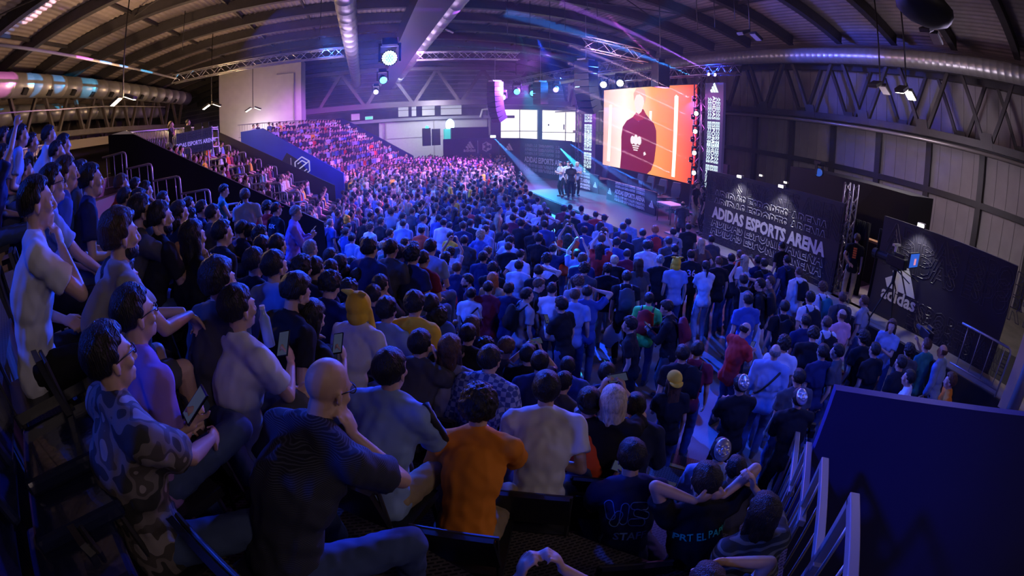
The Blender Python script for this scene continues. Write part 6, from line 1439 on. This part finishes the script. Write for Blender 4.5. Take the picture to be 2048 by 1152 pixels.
# blue washes from the left side and behind, over the stands
spot((-7, 1, 8.2), (1, 4.5, 1.5), 1400, BLU, 62, .6, .3)
spot((-7, 9, 8.6), (1.0, 9.5, 0), 6500, BLU, 58, .6, .3)
spot((-4, 14, 9), (3, 16, 0), 7500, BLU, 66, .6, .3)
spot((5, -1, 8.5), (5.6, 6.5, 0), 2200, BLU, 48, .6, .3)
spot((-2, 21, 9), (5, 24, 0), 6500, (.03, .16, 1), 75, .6, .3)
spot((-3, 24, 5.5), (-4, 29.5, 3), 1000, BLU, 80, .6, .3)  # added spot without a fixture, brightens the far stand's blue side panel
# violet
spot((11, 30, 7), (1, 34, 1), 32000, (.42, .10, 1), 75, .5, .3)
spot((3, 24, 8.5), (-1.5, 36, 2.5), 44000, (.62, .14, 1), 56, .5, .3)
spot((9, 22, 7.8), (-4, 17, 3), 17000, (.55, .14, 1), 48, .5, .3)
spot((12.5, 24, 7.2), (5, 26, 0), 12000, (.75, .25, 1), 60, .5, .3)
spot((13, 14, 7.2), (0, 7, 1), 1300, (.55, .2, 1), 60, .6, .3)
# stage
area((11, 20, 6.6), (11, 20, 0), 420, (.3, .45, 1), 2); area((12.6, 17, 5.8), (11.5, 15, 0), 260, MG, 1.5); area((12.6, 25, 5.5), (12, 25, 0), 260, MG, 1.5)
spot((6, 17, 7.5), (10.2, 22.5, 1.2), 1800, (1, .95, .95), 18, .4, .1)
spot((10, 29, 6.5), (9.6, 20.5, 0), 24000, CY, 34, .4, .1)
# warm left side
for x, y, e in ((-9.7, 17.5, 900), (-9.2, 28, 520), (-8.4, 36, 160)): point((x, y, 6.6), e, (1, .62, .32), .3)
area((-8.8, 38.2, 5.0), (-8.8, 40, 5.2), 45, (1, .97, .95), .8)
# right side
area((14, 7, 4.8), (22, 7, 3.4), 170, (.9, .75, .95), 2)  # added fill with no lamp of its own, lifts the right wall
area((6.5, 41.5, 6.2), (6.5, 46, 2.6), 330, (.9, .9, 1), 2)  # added fill, no fixture here: brightens the far white wall
area((3, 40, 8.6), (3, 56, 8), 380, (.8, .85, 1), 3)
spot((14.5, atx(1812, 180, 14.5).y, 6.6), (15.5, 5, 0), 500, (1, .9, .82), 120, .6, .2)
spot((12, 15, 7), (22, 12, 7.2), 2600, BLU, 50, .4, .2); spot((10, 16, 7), (20, 12.5, 10.5), 1500, BLU, 40, .5, .2)
for (px, py, c_, a_) in ((70, 165, (.02, .4, 1), 3.2), (118, 163, (.02, .4, 1), 2.6), (180, 168, (.03, .5, .9), 4.2), (14, 152, (.9, .15, .7), 4)):
    q = atx(px, py, -15.4); spot((9, 18, 7), tuple(q), 60000, c_, a_, .1, .05)
for (q, c_, a_) in (((-6, 16, 10.6), (.4, .08, 1), 5), ((-11, 14, 10), (.02, .25, 1), 6), ((-2, 13, 10.8), (.3, .05, 1), 5), ((12, 13, 10.3), (.02, .2, 1), 12), ((8, 19, 10.6), (.45, .08, 1), 8)):
    spot((9, 17, 7.0), q, 26000, c_, a_, .2, .05)
# house light falling from behind the camera and from the right: lilac
area((6, -6, 8.5), (2, 3, 1), 95, (1, .74, .74), 2.5)
area((15, 4, 7.5), (4, 5, 1), 110, (.72, .6, 1), 1.5)
# roof washes
area((0, 26, 6), (3, 26, 11), 520, (.7, .5, .95), 6); area((9, 16, 6.5), (11, 15, 11), 200, (.85, .45, .75), 3); area((-8, 12, 5.5), (-7, 13, 11), 160, (.85, .6, .55), 4)
# blue patches thrown on the near floor
for (px, py, a_) in ((1390, 690, 9), (1440, 840, 10), (1240, 740, 8), (1330, 640, 7)):
    q = atz(px, py, 0); spot((6, 16, 7.4), tuple(q), 26000, (.01, .06, 1), a_, .08, .03)
q = atz(1190, 735, 0); spot((5, 15, 7.4), tuple(q), 40000, (.04, .5, .8), 3.6, .1, .03)
# haze caught in the narrow beams
mh = bpy.data.materials.new('haze'); mh.use_nodes = True; nt = mh.node_tree; nt.nodes.clear(); ou = nt.nodes.new('ShaderNodeOutputMaterial'); vs_ = nt.nodes.new('ShaderNodeVolumeScatter'); vs_.inputs['Density'].default_value = .05; nt.links.new(vs_.outputs[0], ou.inputs['Volume'])
NB = 0
def lit_beam(label, a, b, deg, P_, col):
    a, b = Vector(a), Vector(b); d = (b-a).normalized(); L = (b-a).length; a0 = a + d*.25
    spot(a, b, P_, col, deg, .15, .02); tn = math.tan(math.radians(deg/2))
    o = MB().tube([a0, b], 0, 14, True, [tn*.25 + .02, tn*L + .02]).build('haze_beam', mh, None, True); tag(o, label, 'light beam', 'beams in the haze', 'stuff')
for k, (px, py) in enumerate(((1388, 200), (1386, 236), (1385, 281), (1382, 322), (1379, 364))):
    a = atx(px, py, SX-.75); b = CAM + ray(px - 250, py - 110)*17; lit_beam('thin pale beam crossing the screen from the right tower, %s from the top' % ords[k], a, b, 1.1, 200000, (1, .55, .75))
a = atx(1429, 150, SX-.75); lit_beam('violet beam rising from the top of the tower to the roof', a, CAM + ray(1120, 5)*17, 2.2, 160000, (.4, .12, 1))
a = atx(1391, 155, SX-.75); lit_beam('wide blue beam rising from the screen truss to the roof', a, CAM + ray(1010, 25)*19, 3.2, 160000, (.02, .22, 1))
a = atx(1340, 150, SX-.75); lit_beam('magenta beam rising from the screen truss', a, CAM + ray(1215, 30)*17, 1.5, 160000, (.8, .1, .8))
a = aty(987, 275, 38.4); lit_beam('blue beam falling from the far board lamp to the crowd', a, CAM + ray(1108, 400)*21, 2.0, 170000, (.03, .3, 1))
a = aty(1120, 296, 30); lit_beam('cyan beam falling over the stage to its front edge', a, CAM + ray(1256, 441)*15.5, 2.6, 200000, (.03, .55, 1))
a = aty(1135, 285, 30); lit_beam('thin blue beam slanting over the near desk', a, CAM + ray(1345, 425)*17.5, 1.4, 250000, (.02, .2, 1))
a = aty(1215, 330, 24); lit_beam('second thin blue beam slanting toward the end of the stage', a, CAM + ray(1400, 430)*17, 1.4, 250000, (.02, .2, 1))
hz = bpy.data.materials.new('thin_haze'); hz.use_nodes = True; nt = hz.node_tree; nt.nodes.clear(); ou = nt.nodes.new('ShaderNodeOutputMaterial'); vs_ = nt.nodes.new('ShaderNodeVolumeScatter'); vs_.inputs['Density'].default_value = .0034; nt.links.new(vs_.outputs[0], ou.inputs['Volume'])
tag(MB().ell((7, 25, 5.2), (13.5, 21, 6.5), None, 32, 20).build('stage_haze', hz), 'thin haze hanging in the air over the stage and crowd', 'haze', None, 'stuff')
sc.view_settings.view_transform = 'Standard'; sc.view_settings.look = 'None'; sc.view_settings.gamma = 1; sc.view_settings.exposure = 0
sc.cycles.max_bounces = 3; sc.cycles.diffuse_bounces = 2; sc.cycles.glossy_bounces = 2; sc.cycles.transmission_bounces = 1; sc.cycles.volume_bounces = 0; sc.cycles.transparent_max_bounces = 12
sc.cycles.use_denoising = True; sc.cycles.caustics_reflective = False; sc.cycles.caustics_refractive = False
sc.cycles.sample_clamp_indirect = 4
